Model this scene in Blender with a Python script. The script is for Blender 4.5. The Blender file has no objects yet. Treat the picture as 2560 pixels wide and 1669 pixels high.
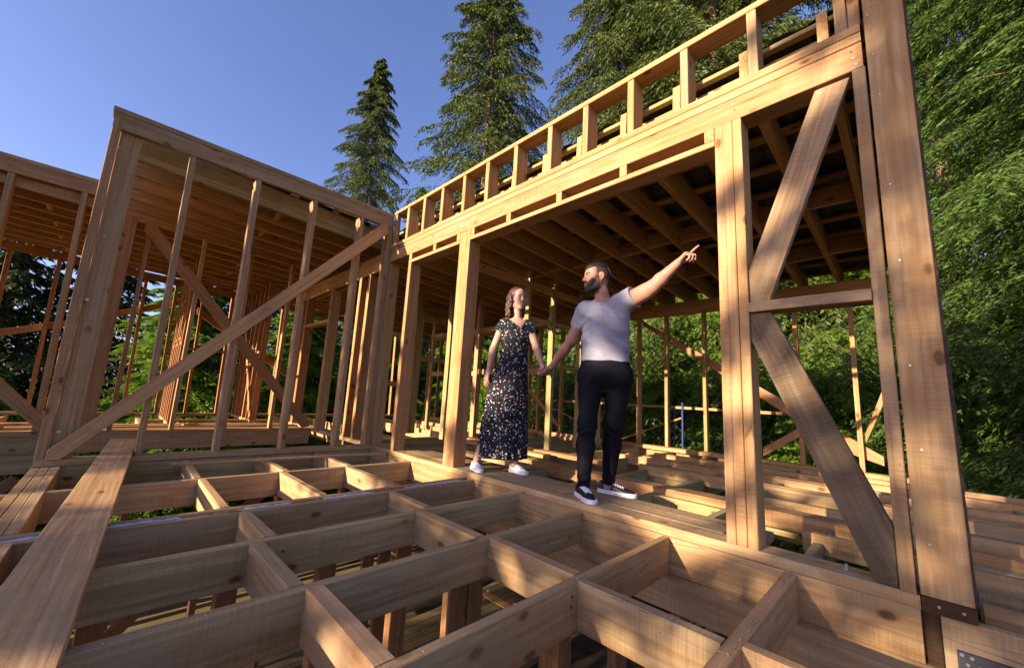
import bpy, math, random
import numpy as np
from mathutils import Matrix, Vector
sc = bpy.context.scene
COL = sc.collection
RNG = random.Random(7)
NP = np.random.RandomState(11)

# ------------------------------------------------------------------ helpers
def link(o):
    COL.objects.link(o)
    return o

def setp(o, label=None, cat=None, group=None, kind=None):
    if label: o['label'] = label
    if cat: o['category'] = cat
    if group: o['group'] = group
    if kind: o['kind'] = kind
    return o

def thing(name, label, cat, loc=(0, 0, 0), group=None):
    o = link(bpy.data.objects.new(name, None))
    o.empty_display_size = 0.1
    o.location = loc
    return setp(o, label, cat, group)

def mesh_from(name, verts, faces, mats, smooth=False, mat_idx=None):
    me = bpy.data.meshes.new(name)
    if isinstance(faces, np.ndarray):
        verts = np.asarray(verts, np.float32)
        n, k = faces.shape
        me.vertices.add(len(verts)); me.vertices.foreach_set('co', verts.ravel())
        me.loops.add(n * k); me.loops.foreach_set('vertex_index', faces.astype(np.int32).ravel())
        me.polygons.add(n)
        me.polygons.foreach_set('loop_start', np.arange(0, n * k, k, dtype=np.int32))
        me.polygons.foreach_set('loop_total', np.full(n, k, np.int32))
        me.update(calc_edges=True)
    else:
        me.from_pydata([tuple(v) for v in verts], [], [tuple(f) for f in faces])
        me.update()
    for m in (mats if isinstance(mats, (list, tuple)) else [mats]):
        me.materials.append(m)
    if mat_idx is not None:
        me.polygons.foreach_set('material_index', np.asarray(mat_idx, np.int32))
    if smooth:
        me.polygons.foreach_set('use_smooth', np.ones(len(me.polygons), bool))
    return me

def add(name, me, parent=None, mw=None):
    o = link(bpy.data.objects.new(name, me))
    if parent is not None:
        o.parent = parent
        pm = parent.get('_mw')
        pw = Matrix([list(pm[i * 4:i * 4 + 4]) for i in range(4)]) if pm else Matrix.Translation(parent.location)
        o.matrix_parent_inverse = pw.inverted()
    if mw is not None:
        o.matrix_basis = mw
    return o

# ------------------------------------------------------------------ materials
def new_mat(name):
    m = bpy.data.materials.new(name); m.use_nodes = True
    nt = m.node_tree; nt.nodes.clear()
    out = nt.nodes.new('ShaderNodeOutputMaterial')
    b = nt.nodes.new('ShaderNodeBsdfPrincipled')
    nt.links.new(b.outputs[0], out.inputs[0])
    return m, nt, b

def nd(nt, typ, **kw):
    n = nt.nodes.new(typ)
    for k, v in kw.items():
        if k.startswith('i_'):
            n.inputs[k[2:].replace('_', ' ')].default_value = v
        else:
            setattr(n, k, v)
    return n

def ramp(nt, src, stops, interp='LINEAR'):
    r = nt.nodes.new('ShaderNodeValToRGB')
    r.color_ramp.interpolation = interp
    e = r.color_ramp.elements
    while len(e) < len(stops): e.new(0.5)
    for i, (p, c) in enumerate(stops):
        e[i].position = p
        e[i].color = (c, c, c, 1) if isinstance(c, (int, float)) else (*c, 1)
    nt.links.new(src, r.inputs[0])
    return r.outputs[0]

def mix(nt, fac, a, b, mode='MIX'):
    n = nt.nodes.new('ShaderNodeMix'); n.data_type = 'RGBA'; n.blend_type = mode
    for sock, v in ((n.inputs[0], fac), (n.inputs[6], a), (n.inputs[7], b)):
        if hasattr(v, 'is_linked'): nt.links.new(v, sock)
        elif isinstance(v, (int, float)): sock.default_value = v if sock.type == 'VALUE' else (v, v, v, 1)
        else: sock.default_value = (*v, 1)
    return n.outputs[2]

def math_n(nt, op, a, b=None, clamp=False):
    n = nt.nodes.new('ShaderNodeMath'); n.operation = op; n.use_clamp = clamp
    for s, v in zip(n.inputs, (a, b)):
        if v is None: continue
        if hasattr(v, 'is_linked'): nt.links.new(v, s)
        else: s.default_value = v
    return n.outputs[0]

def vscale(nt, vec, s):
    n = nt.nodes.new('ShaderNodeVectorMath'); n.operation = 'MULTIPLY'
    nt.links.new(vec, n.inputs[0]); n.inputs[1].default_value = s
    return n.outputs[0]

def noise(nt, vec, scale, detail=3.0, rough=0.55, dist=0.0):
    n = nd(nt, 'ShaderNodeTexNoise')
    n.inputs['Scale'].default_value = scale; n.inputs['Detail'].default_value = detail
    n.inputs['Roughness'].default_value = rough; n.inputs['Distortion'].default_value = dist
    nt.links.new(vec, n.inputs['Vector'])
    return n.outputs['Fac']

def wood(name, tints, saw=1.0, weather=0.35, weather_col=(0.20, 0.19, 0.13), dark=1.0):
    """rough-sawn spruce board, grain along the local X axis of each board, tint and pattern offset per board"""
    m, nt, b = new_mat(name)
    L = nt.links
    tc = nd(nt, 'ShaderNodeTexCoord'); oi = nd(nt, 'ShaderNodeObjectInfo')
    off = nd(nt, 'ShaderNodeVectorMath', operation='SCALE'); off.inputs[0].default_value = (31.0, 17.3, 23.9)
    L.new(oi.outputs['Random'], off.inputs['Scale'])
    ad = nd(nt, 'ShaderNodeVectorMath', operation='ADD')
    L.new(tc.outputs['Object'], ad.inputs[0]); L.new(off.outputs[0], ad.inputs[1])
    v = ad.outputs[0]
    tints = [(t[0] * 1.02, t[1] * .985, t[2] * 1.0) for t in tints]
    stops = [(i / (len(tints) - 1), tuple(c * dark for c in t)) for i, t in enumerate(tints)]
    rnd2 = math_n(nt, 'FRACT', math_n(nt, 'MULTIPLY', oi.outputs['Random'], 7.31))
    base = ramp(nt, rnd2, stops)
    # fine grain streaks
    st = noise(nt, vscale(nt, v, (1.3, 42, 42)), 1.0, 5, 0.6)
    col = mix(nt, ramp(nt, st, [(0.34, 0.0), (0.70, 0.9)]), base, mix(nt, 1.0, base, (0.58, 0.47, 0.34), 'MULTIPLY'))
    # annual rings
    wv = nd(nt, 'ShaderNodeTexWave', wave_type='BANDS', bands_direction='Y')
    wv.inputs['Scale'].default_value = 5.5; wv.inputs['Distortion'].default_value = 9.0
    wv.inputs['Detail'].default_value = 2.0; wv.inputs['Detail Scale'].default_value = 0.9
    L.new(vscale(nt, v, (0.35, 2.2, 2.2)), wv.inputs['Vector'])
    ringf = math_n(nt, 'MULTIPLY', ramp(nt, wv.outputs['Fac'], [(0.62, 0.0), (0.95, 1.0)]), 0.34)
    col = mix(nt, ringf, col, mix(nt, 1.0, base, (0.62, 0.42, 0.26), 'MULTIPLY'))
    # knots
    kv = vscale(nt, v, (4.2, 7.5, 7.5))
    vo = nd(nt, 'ShaderNodeTexVoronoi'); vo.inputs['Scale'].default_value = 1.0
    L.new(kv, vo.inputs['Vector'])
    sep = nd(nt, 'ShaderNodeSeparateColor'); L.new(vo.outputs['Color'], sep.inputs[0])
    sel = math_n(nt, 'GREATER_THAN', sep.outputs[0], 0.38)
    d = math_n(nt, 'ADD', vo.outputs['Distance'], math_n(nt, 'MULTIPLY', noise(nt, vscale(nt, v, (60, 60, 60)), 1.0, 2), 0.05))
    k1 = math_n(nt, 'MULTIPLY', ramp(nt, d, [(0.12, 1.0), (0.19, 0.0)]), sel)
    k2 = math_n(nt, 'MULTIPLY', ramp(nt, d, [(0.13, 0.5), (0.36, 0.0)]), sel)
    col = mix(nt, k2, col, mix(nt, 1.0, base, (0.80, 0.58, 0.38), 'MULTIPLY'))
    col = mix(nt, math_n(nt, 'MULTIPLY', k1, 0.85), col, (0.085, 0.042, 0.02))
    ck = nd(nt, 'ShaderNodeTexVoronoi', feature='DISTANCE_TO_EDGE'); ck.inputs['Scale'].default_value = 1.0
    L.new(vscale(nt, v, (.55, 7.5, 7.5)), ck.inputs['Vector'])
    ckn = noise(nt, vscale(nt, v, (1.1, 3, 3)), 1.0, 2)
    cf = math_n(nt, 'MULTIPLY', ramp(nt, ck.outputs['Distance'], [(0.0, 1.0), (0.010, 0.0)]), ramp(nt, ckn, [(0.56, 0.0), (0.64, 1.0)]))
    col = mix(nt, math_n(nt, 'MULTIPLY', cf, .8), col, (0.05, 0.03, 0.018))
    # weather stains (own shape, stay with the board)
    bl = noise(nt, vscale(nt, v, (1.6, 5, 5)), 1.0, 3, 0.6, 0.4)
    wf = math_n(nt, 'MULTIPLY', ramp(nt, bl, [(0.48, 0.0), (0.72, 1.0)]), weather)
    col = mix(nt, wf, col, weather_col)
    gm = math_n(nt, 'MULTIPLY', ramp(nt, math_n(nt, 'FRACT', math_n(nt, 'MULTIPLY', oi.outputs['Random'], 13.7)), [(0.45, 0.0), (1.0, 0.55)]), ramp(nt, noise(nt, vscale(nt, v, (2.2, 9, 9)), 1.0, 4, 0.65), [(0.42, 0.0), (0.66, 1.0)]))
    col = mix(nt, gm, col, mix(nt, 0.5, base, (0.30, 0.26, 0.20)))
    # saw marks across the board
    sw = noise(nt, vscale(nt, v, (190, 5, 5)), 1.0, 2, 0.5)
    sw2 = noise(nt, vscale(nt, v, (420, 10, 10)), 1.0, 1, 0.5)
    sm = math_n(nt, 'MULTIPLY', ramp(nt, math_n(nt, 'ADD', sw, math_n(nt, 'MULTIPLY', sw2, 0.35)), [(0.56, 0.0), (0.82, 1.0)]), 0.42 * saw)
    pm_ = ramp(nt, noise(nt, vscale(nt, v, (1.8, 6, 6)), 1.0, 3, 0.6), [(0.40, 0.08), (0.62, 1.0)])
    sm = math_n(nt, 'MULTIPLY', sm, pm_)
    col = mix(nt, sm, col, mix(nt, 1.0, base, (0.42, 0.34, 0.26), 'MULTIPLY'))
    # small dark specks
    sp = noise(nt, vscale(nt, v, (45, 90, 90)), 1.0, 1, 0.5)
    col = mix(nt, math_n(nt, 'MULTIPLY', ramp(nt, sp, [(0.77, 0.0), (0.84, 1.0)]), 0.5), col, (0.07, 0.045, 0.03))
    L.new(col, b.inputs['Base Color'])
    b.inputs['Roughness'].default_value = 0.88
    b.inputs['Specular IOR Level'].default_value = 0.12
    bp = nd(nt, 'ShaderNodeBump'); bp.inputs['Strength'].default_value = 0.8; bp.inputs['Distance'].default_value = 0.003
    hgt = math_n(nt, 'ADD', math_n(nt, 'MULTIPLY', sw, 0.6 * saw), math_n(nt, 'MULTIPLY', st, 0.8))
    L.new(hgt, bp.inputs['Height']); L.new(bp.outputs[0], b.inputs['Normal'])
    return m

FRESH = [(0.55, 0.36, 0.165), (0.50, 0.295, 0.135), (0.57, 0.39, 0.185), (0.50, 0.33, 0.14), (0.55, 0.36, 0.18), (0.47, 0.32, 0.15)]
MAT_FRESH = wood('fresh_spruce', FRESH, weather=0.35, weather_col=(0.34, 0.245, 0.125))
MAT_FLOOR = wood('floor_spruce', [(0.57, 0.405, 0.20), (0.58, 0.385, 0.19), (0.43, 0.325, 0.175), (0.56, 0.42, 0.215), (0.49, 0.345, 0.17)], weather=0.5, weather_col=(0.30, 0.235, 0.14), saw=.9)
MAT_WEATHER = wood('weathered_spruce', [(0.42, 0.305, 0.165), (0.37, 0.285, 0.16), (0.44, 0.305, 0.16)], weather=0.6, weather_col=(0.22, 0.185, 0.11), saw=1.1)
MAT_GREEN = wood('greenish_spruce', [(0.44, 0.385, 0.185), (0.41, 0.37, 0.175), (0.46, 0.385, 0.195)], weather=0.4, weather_col=(0.24, 0.25, 0.11))
MAT_ORANGE = wood('red_spruce', [(0.46, 0.255, 0.115), (0.48, 0.28, 0.13), (0.42, 0.24, 0.11)], weather=0.25, weather_col=(0.27, 0.14, 0.06))
MAT_ROOFW = wood('rafter_spruce', [(0.60, 0.39, 0.18), (0.57, 0.40, 0.175), (0.62, 0.405, 0.19)], weather=0.3, weather_col=(0.30, 0.245, 0.09))
MAT_GREY = wood('grey_aged_spruce', [(0.185, 0.15, 0.10), (0.16, 0.13, 0.085)], weather=0.6, weather_col=(0.085, 0.078, 0.058), saw=1.2)
MAT_DARKW = wood('dark_soaked_spruce', [(0.075, 0.045, 0.025), (0.10, 0.06, 0.03)], weather=0.5, weather_col=(0.03, 0.025, 0.015))
MAT_POST = wood('big_post_spruce', [(0.46, 0.335, 0.175), (0.44, 0.325, 0.175)], weather=0.6, weather_col=(0.33, 0.285, 0.15), saw=.8)
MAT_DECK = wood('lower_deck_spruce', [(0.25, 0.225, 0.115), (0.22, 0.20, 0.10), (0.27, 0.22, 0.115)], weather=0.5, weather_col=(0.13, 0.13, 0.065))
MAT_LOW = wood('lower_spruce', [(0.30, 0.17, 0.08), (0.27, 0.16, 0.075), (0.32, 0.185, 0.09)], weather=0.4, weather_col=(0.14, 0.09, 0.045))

def plain(name, col, rough=0.6, metal=0.0, var=0.25, scale=9.0, bump=0.0, bscale=60, spec=0.4):
    m, nt, b = new_mat(name)
    tc = nd(nt, 'ShaderNodeTexCoord')
    n = noise(nt, tc.outputs['Object'], scale, 4, 0.6)
    c = mix(nt, ramp(nt, n, [(0.35, 0.0), (0.7, 1.0)]), tuple(x * (1 - var) for x in col), tuple(min(1, x * (1 + var)) for x in col))
    nt.links.new(c, b.inputs['Base Color'])
    b.inputs['Roughness'].default_value = rough; b.inputs['Metallic'].default_value = metal
    b.inputs['Specular IOR Level'].default_value = spec
    if bump:
        bp = nd(nt, 'ShaderNodeBump'); bp.inputs['Strength'].default_value = bump; bp.inputs['Distance'].default_value = 0.004
        nt.links.new(noise(nt, tc.outputs['Object'], bscale, 3), bp.inputs['Height']); nt.links.new(bp.outputs[0], b.inputs['Normal'])
    return m

MAT_STEEL = plain('zinc_steel', (0.50, 0.51, 0.54), 0.45, 0.9, 0.1)
MAT_DARKSTEEL = plain('dark_steel', (0.12, 0.12, 0.13), 0.5, 0.8, 0.2)
MAT_ROOF = plain('roof_sheet', (0.055, 0.05, 0.047), 0.55, 0.2, 0.4, 3)
MAT_BARK = plain('bark', (0.05, 0.03, 0.02), 0.9, 0, 0.5, 25, 0.8)
MAT_FOAM = plain('blue_foam', (0.40, 0.54, 0.60), 0.9, 0, 0.15, 40, 0.6)
MAT_BROWNFOAM = plain('brown_foam', (0.30, 0.15, 0.05), 0.9, 0, 0.4, 30, 0.7)
MAT_SCBLUE = plain('scaffold_blue', (0.02, 0.045, 0.22), 0.45, 0.0, 0.25)
MAT_SCYEL = plain('scaffold_yellow', (0.55, 0.25, 0.03), 0.5, 0.0, 0.25)
MAT_SOIL = plain('soil', (0.10, 0.074, 0.046), 0.95, 0, 0.5, 2.5, 0.6, 20)

# ------------------------------------------------------------------ timber boards
def board_mesh(name, L, w, t, mat, warp=1.0):
    n = max(2, int(L / 0.4) + 1); c = min(0.0035, t * 0.12)
    hw, ht = w / 2, t / 2
    prof = [(-hw + c, -ht), (hw - c, -ht), (hw, -ht + c), (hw, ht - c), (hw - c, ht), (-hw + c, ht), (-hw, ht - c), (-hw, -ht + c)]
    a1, a2 = RNG.uniform(-1, 1) * 0.0016 * warp, RNG.uniform(-1, 1) * 0.0016 * warp
    V = []
    for i in range(n + 1):
        x = -L / 2 + L * i / n; s = math.sin(math.pi * i / n)
        for (y, z) in prof:
            V.append((x, y + a1 * s + RNG.uniform(-1, 1) * 0.0007, z + a2 * s + RNG.uniform(-1, 1) * 0.0007))
    F = []
    for i in range(n):
        for k in range(8):
            a, b_ = i * 8 + k, i * 8 + (k + 1) % 8
            F.append((a, b_, b_ + 8, a + 8))
    F.append(tuple(reversed(range(8)))); F.append(tuple(range(n * 8, n * 8 + 8)))
    F = [tuple(reversed(f)) for f in F]
    return mesh_from(name, V, F, mat)

def beam(parent, name, p0, p1, w, t, up=(0, 0, 1), mat=None, label=None):
    """board from p0 to p1 (centre line); w = size across 'up', t = size along 'up'"""
    p0, p1 = Vector(p0), Vector(p1)
    X = (p1 - p0); L = X.length; X.normalize()
    Z = Vector(up); Z = (Z - X * Z.dot(X)).normalized(); Y = Z.cross(X)
    M = Matrix(((X.x, Y.x, Z.x, 0), (X.y, Y.y, Z.y, 0), (X.z, Y.z, Z.z, 0), (0, 0, 0, 1)))
    M = Matrix.Translation((p0 + p1) / 2) @ M
    o = add(name, board_mesh(name, L, w, t, mat or MAT_FRESH), parent, M)
    if label: o['label'] = label
    return o

def box(parent, name, x0, x1, y0, y1, z0, z1, mat=None, label=None):
    d = (x1 - x0, y1 - y0, z1 - z0); a = d.index(max(d))
    c = ((x0 + x1) / 2, (y0 + y1) / 2, (z0 + z1) / 2)
    p0, p1 = list(c), list(c); p0[a] -= d[a] / 2; p1[a] += d[a] / 2
    if a == 2: return beam(parent, name, p0, p1, d[0], d[1], (0, 1, 0), mat, label)
    if a == 0: return beam(parent, name, p0, p1, d[1], d[2], (0, 0, 1), mat, label)
    return beam(parent, name, p0, p1, d[0], d[2], (0, 0, 1), mat, label)

def prism(parent, name, poly, plane, d0, d1, grain, mat, label=None):
    """flat board with a cut outline: poly in (y,z) for plane 'x' or (x,z) for plane 'y', extruded d0..d1, grain = direction in that plane"""
    g = Vector((grain[0], grain[1])).normalized(); n = Vector((-g.y, g.x))
    cx = sum(p[0] for p in poly) / len(poly); cz = sum(p[1] for p in poly) / len(poly)
    loc = [((p[0] - cx) * g.x + (p[1] - cz) * g.y, (p[0] - cx) * n.x + (p[1] - cz) * n.y) for p in poly]
    k = len(loc); h = (d1 - d0) / 2
    V = [(a, b_, -h) for a, b_ in loc] + [(a, b_, h) for a, b_ in loc]
    F = [tuple(range(k)), tuple(range(2 * k - 1, k - 1, -1))] + [(i, (i + 1) % k, (i + 1) % k + k, i + k)[::-1] for i in range(k)]
    me = mesh_from(name, V, F, mat)
    import bmesh
    bm = bmesh.new(); bm.from_mesh(me)
    bmesh.ops.recalc_face_normals(bm, faces=bm.faces)
    bmesh.ops.bevel(bm, geom=bm.edges[:], offset=0.0025, segments=1, affect='EDGES')
    bm.to_mesh(me); bm.free()
    if plane == 'x':
        X, Y = Vector((0, g.x, g.y)), Vector((0, n.x, n.y)); c = Vector(((d0 + d1) / 2, cx, cz))
    else:
        X, Y = Vector((g.x, 0, g.y)), Vector((n.x, 0, n.y)); c = Vector((cx, (d0 + d1) / 2, cz))
    Z = X.cross(Y)
    M = Matrix.Translation(c) @ Matrix(((X.x, Y.x, Z.x, 0), (X.y, Y.y, Z.y, 0), (X.z, Y.z, Z.z, 0), (0, 0, 0, 1)))
    o = add(name, me, parent, M)
    if label: o['label'] = label
    return o

def disc_mesh(name, r, h, mat, hole=0.0):
    V, F = [], []; n = 16
    for (rr, z) in ((r, 0), (r * 0.98, h * 0.7), (r * 0.8, h), (max(hole, r * 0.35), h), (max(hole * 0.9, r * 0.3), h * 0.45)):
        for i in range(n):
            a = 2 * math.pi * i / n; V.append((rr * math.cos(a), rr * math.sin(a), z))
    for k in range(4):
        for i in range(n):
            j = (i + 1) % n; F.append((k * n + i, k * n + j, (k + 1) * n + j, (k + 1) * n + i))
    F.append(tuple(range(4 * n, 5 * n)))
    return mesh_from(name, V, F, mat)

def screw(parent, p, nrm, r=0.008, h=0.004, mat=None, name='screw'):
    q = Vector(nrm).to_track_quat('Z', 'Y').to_matrix().to_4x4()
    if parent.type == 'MESH':
        o = link(bpy.data.objects.new(name, disc_mesh(name, r, h, mat or MAT_STEEL)))
        o.parent = parent
        pw = Matrix.Translation((0, 0, 0)) @ parent.matrix_basis
        o.matrix_parent_inverse = pw.inverted(); o.matrix_basis = Matrix.Translation(p) @ q
    return o
# ------------------------------------------------------------------ camera, sky, sun
H0 = 0.68
RW = ((0.70655638, -0.7056012, 0.05389838), (0.14912404, 0.07400539, -0.98604524), (0.69176593, 0.7047341, 0.15751108))
cam = bpy.data.cameras.new('camera'); co = link(bpy.data.objects.new('camera', cam)); sc.camera = co
cam.sensor_width = 36; cam.sensor_fit = 'HORIZONTAL'; cam.lens = 986.145 / 2560 * 36
cam.clip_start = 0.05; cam.clip_end = 600
r_, d_, f_ = (Vector(v) for v in RW)
co.matrix_world = Matrix(((r_.x, -d_.x, -f_.x, 0), (r_.y, -d_.y, -f_.y, 0), (r_.z, -d_.z, -f_.z, H0), (0, 0, 0, 1)))

SUN_FROM = Vector((-0.955, 0.166, 0.247)).normalized()
el = math.asin(SUN_FROM.z); az = math.atan2(SUN_FROM.x, SUN_FROM.y)
w = bpy.data.worlds.new('World'); sc.world = w; w.use_nodes = True
wn = w.node_tree; bg = wn.nodes['Background']
sky = wn.nodes.new('ShaderNodeTexSky'); sky.sky_type = 'NISHITA'; sky.sun_disc = False
sky.sun_elevation = math.radians(26); sky.sun_rotation = az
sky.sun_elevation = el
sky.air_density = 1.0; sky.dust_density = 1.9; sky.ozone_density = 4.0; sky.altitude = 400
tint = wn.nodes.new('ShaderNodeMix'); tint.data_type = 'RGBA'; tint.blend_type = 'MULTIPLY'; tint.inputs[0].default_value = 1.0
tint.inputs[7].default_value = (1.0, 0.765, 0.865, 1)      # white balance of the photograph
wn.links.new(sky.outputs[0], tint.inputs[6]); wn.links.new(tint.outputs[2], bg.inputs[0]); bg.inputs[1].default_value = 0.106
sun = bpy.data.lights.new('sun', 'SUN'); sun.energy = 3.9; sun.angle = math.radians(0.5); sun.color = (1.0, 0.79, 0.60)
so = link(bpy.data.objects.new('sun', sun)); so.rotation_euler = SUN_FROM.to_track_quat('Z', 'Y').to_euler()
so.location = SUN_FROM * 60
sc.view_settings.view_transform = 'Standard'; sc.view_settings.look = 'None'; sc.view_settings.gamma = 1
sc.view_settings.exposure = 1.85
sc.cycles.use_denoising = True
sc.cycles.max_bounces = 8; sc.cycles.diffuse_bounces = 6; sc.cycles.glossy_bounces = 2; sc.cycles.transmission_bounces = 2
sc.cycles.transparent_max_bounces = 4
sc.cycles.caustics_reflective = False; sc.cycles.caustics_refractive = False

# ------------------------------------------------------------------ ground
n = 60; gs = np.linspace(-1, 1, n); gs = np.sign(gs) * np.abs(gs) ** 2.5 * 160
gx, gy = np.meshgrid(gs, gs); gz = -3.15 + 0.05 * np.sin(gx * 1.7) * np.cos(gy * 1.3) + 0.03 * NP.rand(n, n)
gv = np.stack([gx, gy, gz], -1).reshape(-1, 3)
ii = np.arange(n * n).reshape(n, n)
gf = np.stack([ii[:-1, :-1], ii[:-1, 1:], ii[1:, 1:], ii[1:, :-1]], -1).reshape(-1, 4)
setp(add('ground', mesh_from('ground', gv, gf, MAT_SOIL, True)), 'dark bare soil under the timber house', 'ground', kind='structure')

# ------------------------------------------------------------------ front wall (the couple stands in its opening)
XA, XB = 2.352, 2.498
wa = thing('wall_frame', 'bright timber wall frame with wide opening, standing right behind the couple', 'wall frame', (XA, 2.4, -0.05), 'timber wall frames')
box(wa, 'bottom_plate', XA, 2.503, 0.037, 4.80, -0.05, 0, MAT_FLOOR)
for (a, b_) in ((0.589, 0.6355), (0.637, 0.6855), (0.687, 0.734)):
    box(wa, 'stud', XA + RNG.uniform(-.002, .002), XB, a, b_, 0.001, 2.364, MAT_FRESH)
box(wa, 'stud', XA, XB, 0.044, 0.094, 0.001, 2.364, MAT_WEATHER, 'grey weathered stud beside the big corner post')
for (a, b_) in ((3.088, 3.145), (3.1465, 3.203), (3.205, 3.262)):
    box(wa, 'stud', XA + RNG.uniform(-.002, .002), XB, a, b_, 0.001, 2.364, MAT_FRESH)
box(wa, 'stud', XA, XB, 4.235, 4.29, 0.001, 2.25, MAT_FRESH)
box(wa, 'stud', XA + .012, 2.40, 4.292, 4.325, 0.001, 2.363, MAT_GREY, 'thin grey board along a doorway stud')
box(wa, 'corner_stud', XA, 2.505, 4.802, 4.85, -0.05, 2.364, MAT_FRESH)
hd = box(wa, 'header', XA, XB, 0.05, 4.845, 2.366, 2.505, MAT_FRESH)
box(wa, 'top_plate', XA - .004, 2.502, 0.05, 4.40, 2.507, 2.5575, MAT_FRESH)
box(wa, 'top_plate', XA - .002, 2.502, 4.402, 4.845, 2.507, 2.552, MAT_WEATHER)
box(wa, 'top_plate', XA - .007, 2.500, 0.05, 4.795, 2.559, 2.605, MAT_FRESH)
box(wa, 'lintel', XA, XB, 0.736, 3.086, 2.247, 2.285, MAT_FRESH)
box(wa, 'lintel', XA, XB, 3.264, 4.293, 2.251, 2.288, MAT_FRESH)
for y in (0.765, 1.35, 1.935, 2.53, 3.055, 3.292, 3.74):
    box(wa, 'block', XA + .002, XA + .095, y - .027, y + .027, 2.2865 if y < 3.2 else 2.29, 2.365, MAT_FRESH)
box(wa, 'block', XA + .002, XA + .095, 4.238, 4.288, 2.29, 2.365, MAT_FRESH)
prism(wa, 'diagonal_brace', [(.582, 1.253), (.495, 1.253), (.104, 2.350), (.244, 2.350), (.584, 1.43)], 'x', 2.366, 2.411, (-.36, 1.09), MAT_WEATHER)
box(wa, 'crosspiece', XA - .012, XA + .11, 0.096, 0.588, 1.196, 1.250, MAT_WEATHER)
prism(wa, 'diagonal_brace', [(.584, 1.193), (.49, 1.193), (.096, .236), (.096, .003), (.165, .003), (.586, 1.05)], 'x', 2.366, 2.411, (.40, 1.06), MAT_GREY)
for y, z in ((0.62, 2.43), (0.63, 2.47), (0.70, 2.425), (0.71, 2.465), (.66, 2.41), (.09, 2.47), (.085, 2.43), (.075, 2.39), (3.10, 2.44), (3.2, 2.45), (3.15, 2.48), (3.11, 2.41), (1.93, 2.42)):
    screw(hd, (XA - .0005, y, z), (-1, 0, 0), 0.0048, .003, MAT_DARKSTEEL if RNG.random() < .3 else MAT_STEEL)

pt = thing('corner_post', 'thick square corner post with screws and a bark edge, right of the crossing braces', 'post', (2.42, -.035, 0))
pm = box(pt, 'post', 2.343, 2.49, -0.105, 0.034, 0.009, 3.6, MAT_POST)
for (y, z) in ((.018, 2.62), (.012, 2.40), (.004, 2.18), (.0, 1.72), (-.004, 1.36), (-.002, .90), (-.01, .56), (-.005, .2)):
    screw(pm, (2.3425, y, z), (-1, 0, 0), 0.0044, .003, MAT_STEEL)
V, F = [], []
nz = 60
for i in range(nz + 1):
    z = 0.01 + 2.9 * i / nz; r0 = 0.004 + 0.007 * RNG.random() * (1 if z < 1.2 else .5)
    V += [(2.347, -.1055, z), (2.343 + .012 * RNG.random(), -.1055 - r0, z), (2.40, -.110 - r0, z), (2.47, -.107 - r0 * .6, z), (2.489, -.1055, z)]
for i in range(nz):
    for k in range(4): F.append((i * 5 + k, i * 5 + k + 1, i * 5 + k + 6, i * 5 + k + 5))
add('bark_strip', mesh_from('bark_strip', V, F, MAT_BARK), pt, Matrix())
sh = box(pt, 'shim', 2.335, 2.50, -.108, 0.0345, -.046, .0075, MAT_DARKW)
screw(sh, (2.334, -.012, -.018), (-1, 0, 0), .005, .003); screw(sh, (2.334, -.075, -.017), (-1, 0, 0), .005, .003)

# parapet
pp = thing('parapet_frame', 'low ladder-like parapet of short uprights on top of the wall over the couple', 'parapet', (2.42, 2.4, 2.606))
box(pp, 'rail', XA - .005, XB, 0.047, 4.79, 3.031, 3.072, MAT_FRESH)
for yl in (.539, .936, 1.321, 1.716, 2.088, 2.506, 2.909, 3.291, 3.698, 4.073, 4.447):
    box(pp, 'upright', XA + RNG.uniform(-.003, .003), XB - .002, yl - .05, yl, 2.6065, 3.0295, MAT_FRESH if yl > 1 else MAT_POST)
box(pp, 'upright', XA, XB - .002, .094, .143, 2.6065, 3.0295, MAT_POST)
box(pp, 'upright', XA + .006, XB - .002, .047, .0925, 2.6065, 2.98, MAT_WEATHER)
box(pp, 'upright', XA + .004, XA + .06, 4.725, 4.79, 2.6065, 3.0295, MAT_WEATHER)

# ------------------------------------------------------------------ side wall with the long brace
YB, YC = 4.795, 4.94
wb = thing('wall_frame', 'timber wall frame with one long diagonal brace across its front, left of the couple', 'wall frame', (1.0, 4.87, -.05), 'timber wall frames')
box(wb, 'bottom_plate', -.357, 2.35, YB, YC, -.05, 0, MAT_FLOOR)
box(wb, 'top_beam', -.357, 2.345, YB, YB + .05, 2.842, 2.985, MAT_WEATHER)
box(wb, 'top_plate', -.372, 2.347, YB - .003, YC, 2.987, 3.038, MAT_WEATHER)
box(wb, 'stud', -.357, -.300, YB, YB + .046, 0.001, 2.985, MAT_WEATHER)
ps = box(wb, 'post', -.302, -.157, YB + .048, YB + .098, .001, 2.985, MAT_POST, 'wide board post with large washer screws')
for (x, z, r) in ((-.274, 1.296, .0125), (-.262, .211, .0125), (-.287, 2.689, .0095), (-.254, .561, .006), (-.257, 1.861, .006)):
    screw(ps, (x, YB + .0475, z), (0, -1, 0), r, .004, MAT_STEEL)
for (x, tilt) in ((.2085, -.022), (.766, -.022), (1.345, -.018), (1.915, -.02)):
    beam(wb, 'stud', (x + .024, YB + .075, .001), (x + .024 + tilt * .9, YB + .075, 2.841), .048, .144, (0, 1, 0), MAT_WEATHER if x < 2 else MAT_GREEN)
box(wb, 'corner_stud', 2.281, 2.331, YB, YC, .001, 2.841, MAT_WEATHER)
box(wb, 'corner_stud', 2.333, 2.350, YB + .004, YC, .001, 2.841, MAT_GREEN)
prism(wb, 'diagonal_brace', [(-.298, .002), (-.222, .002), (2.283, 2.75), (2.255, 2.840), (2.18, 2.840), (-.298, .075)], 'y', YB - .024, YB - .002, (2.5, 2.75), MAT_FLOOR)
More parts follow.
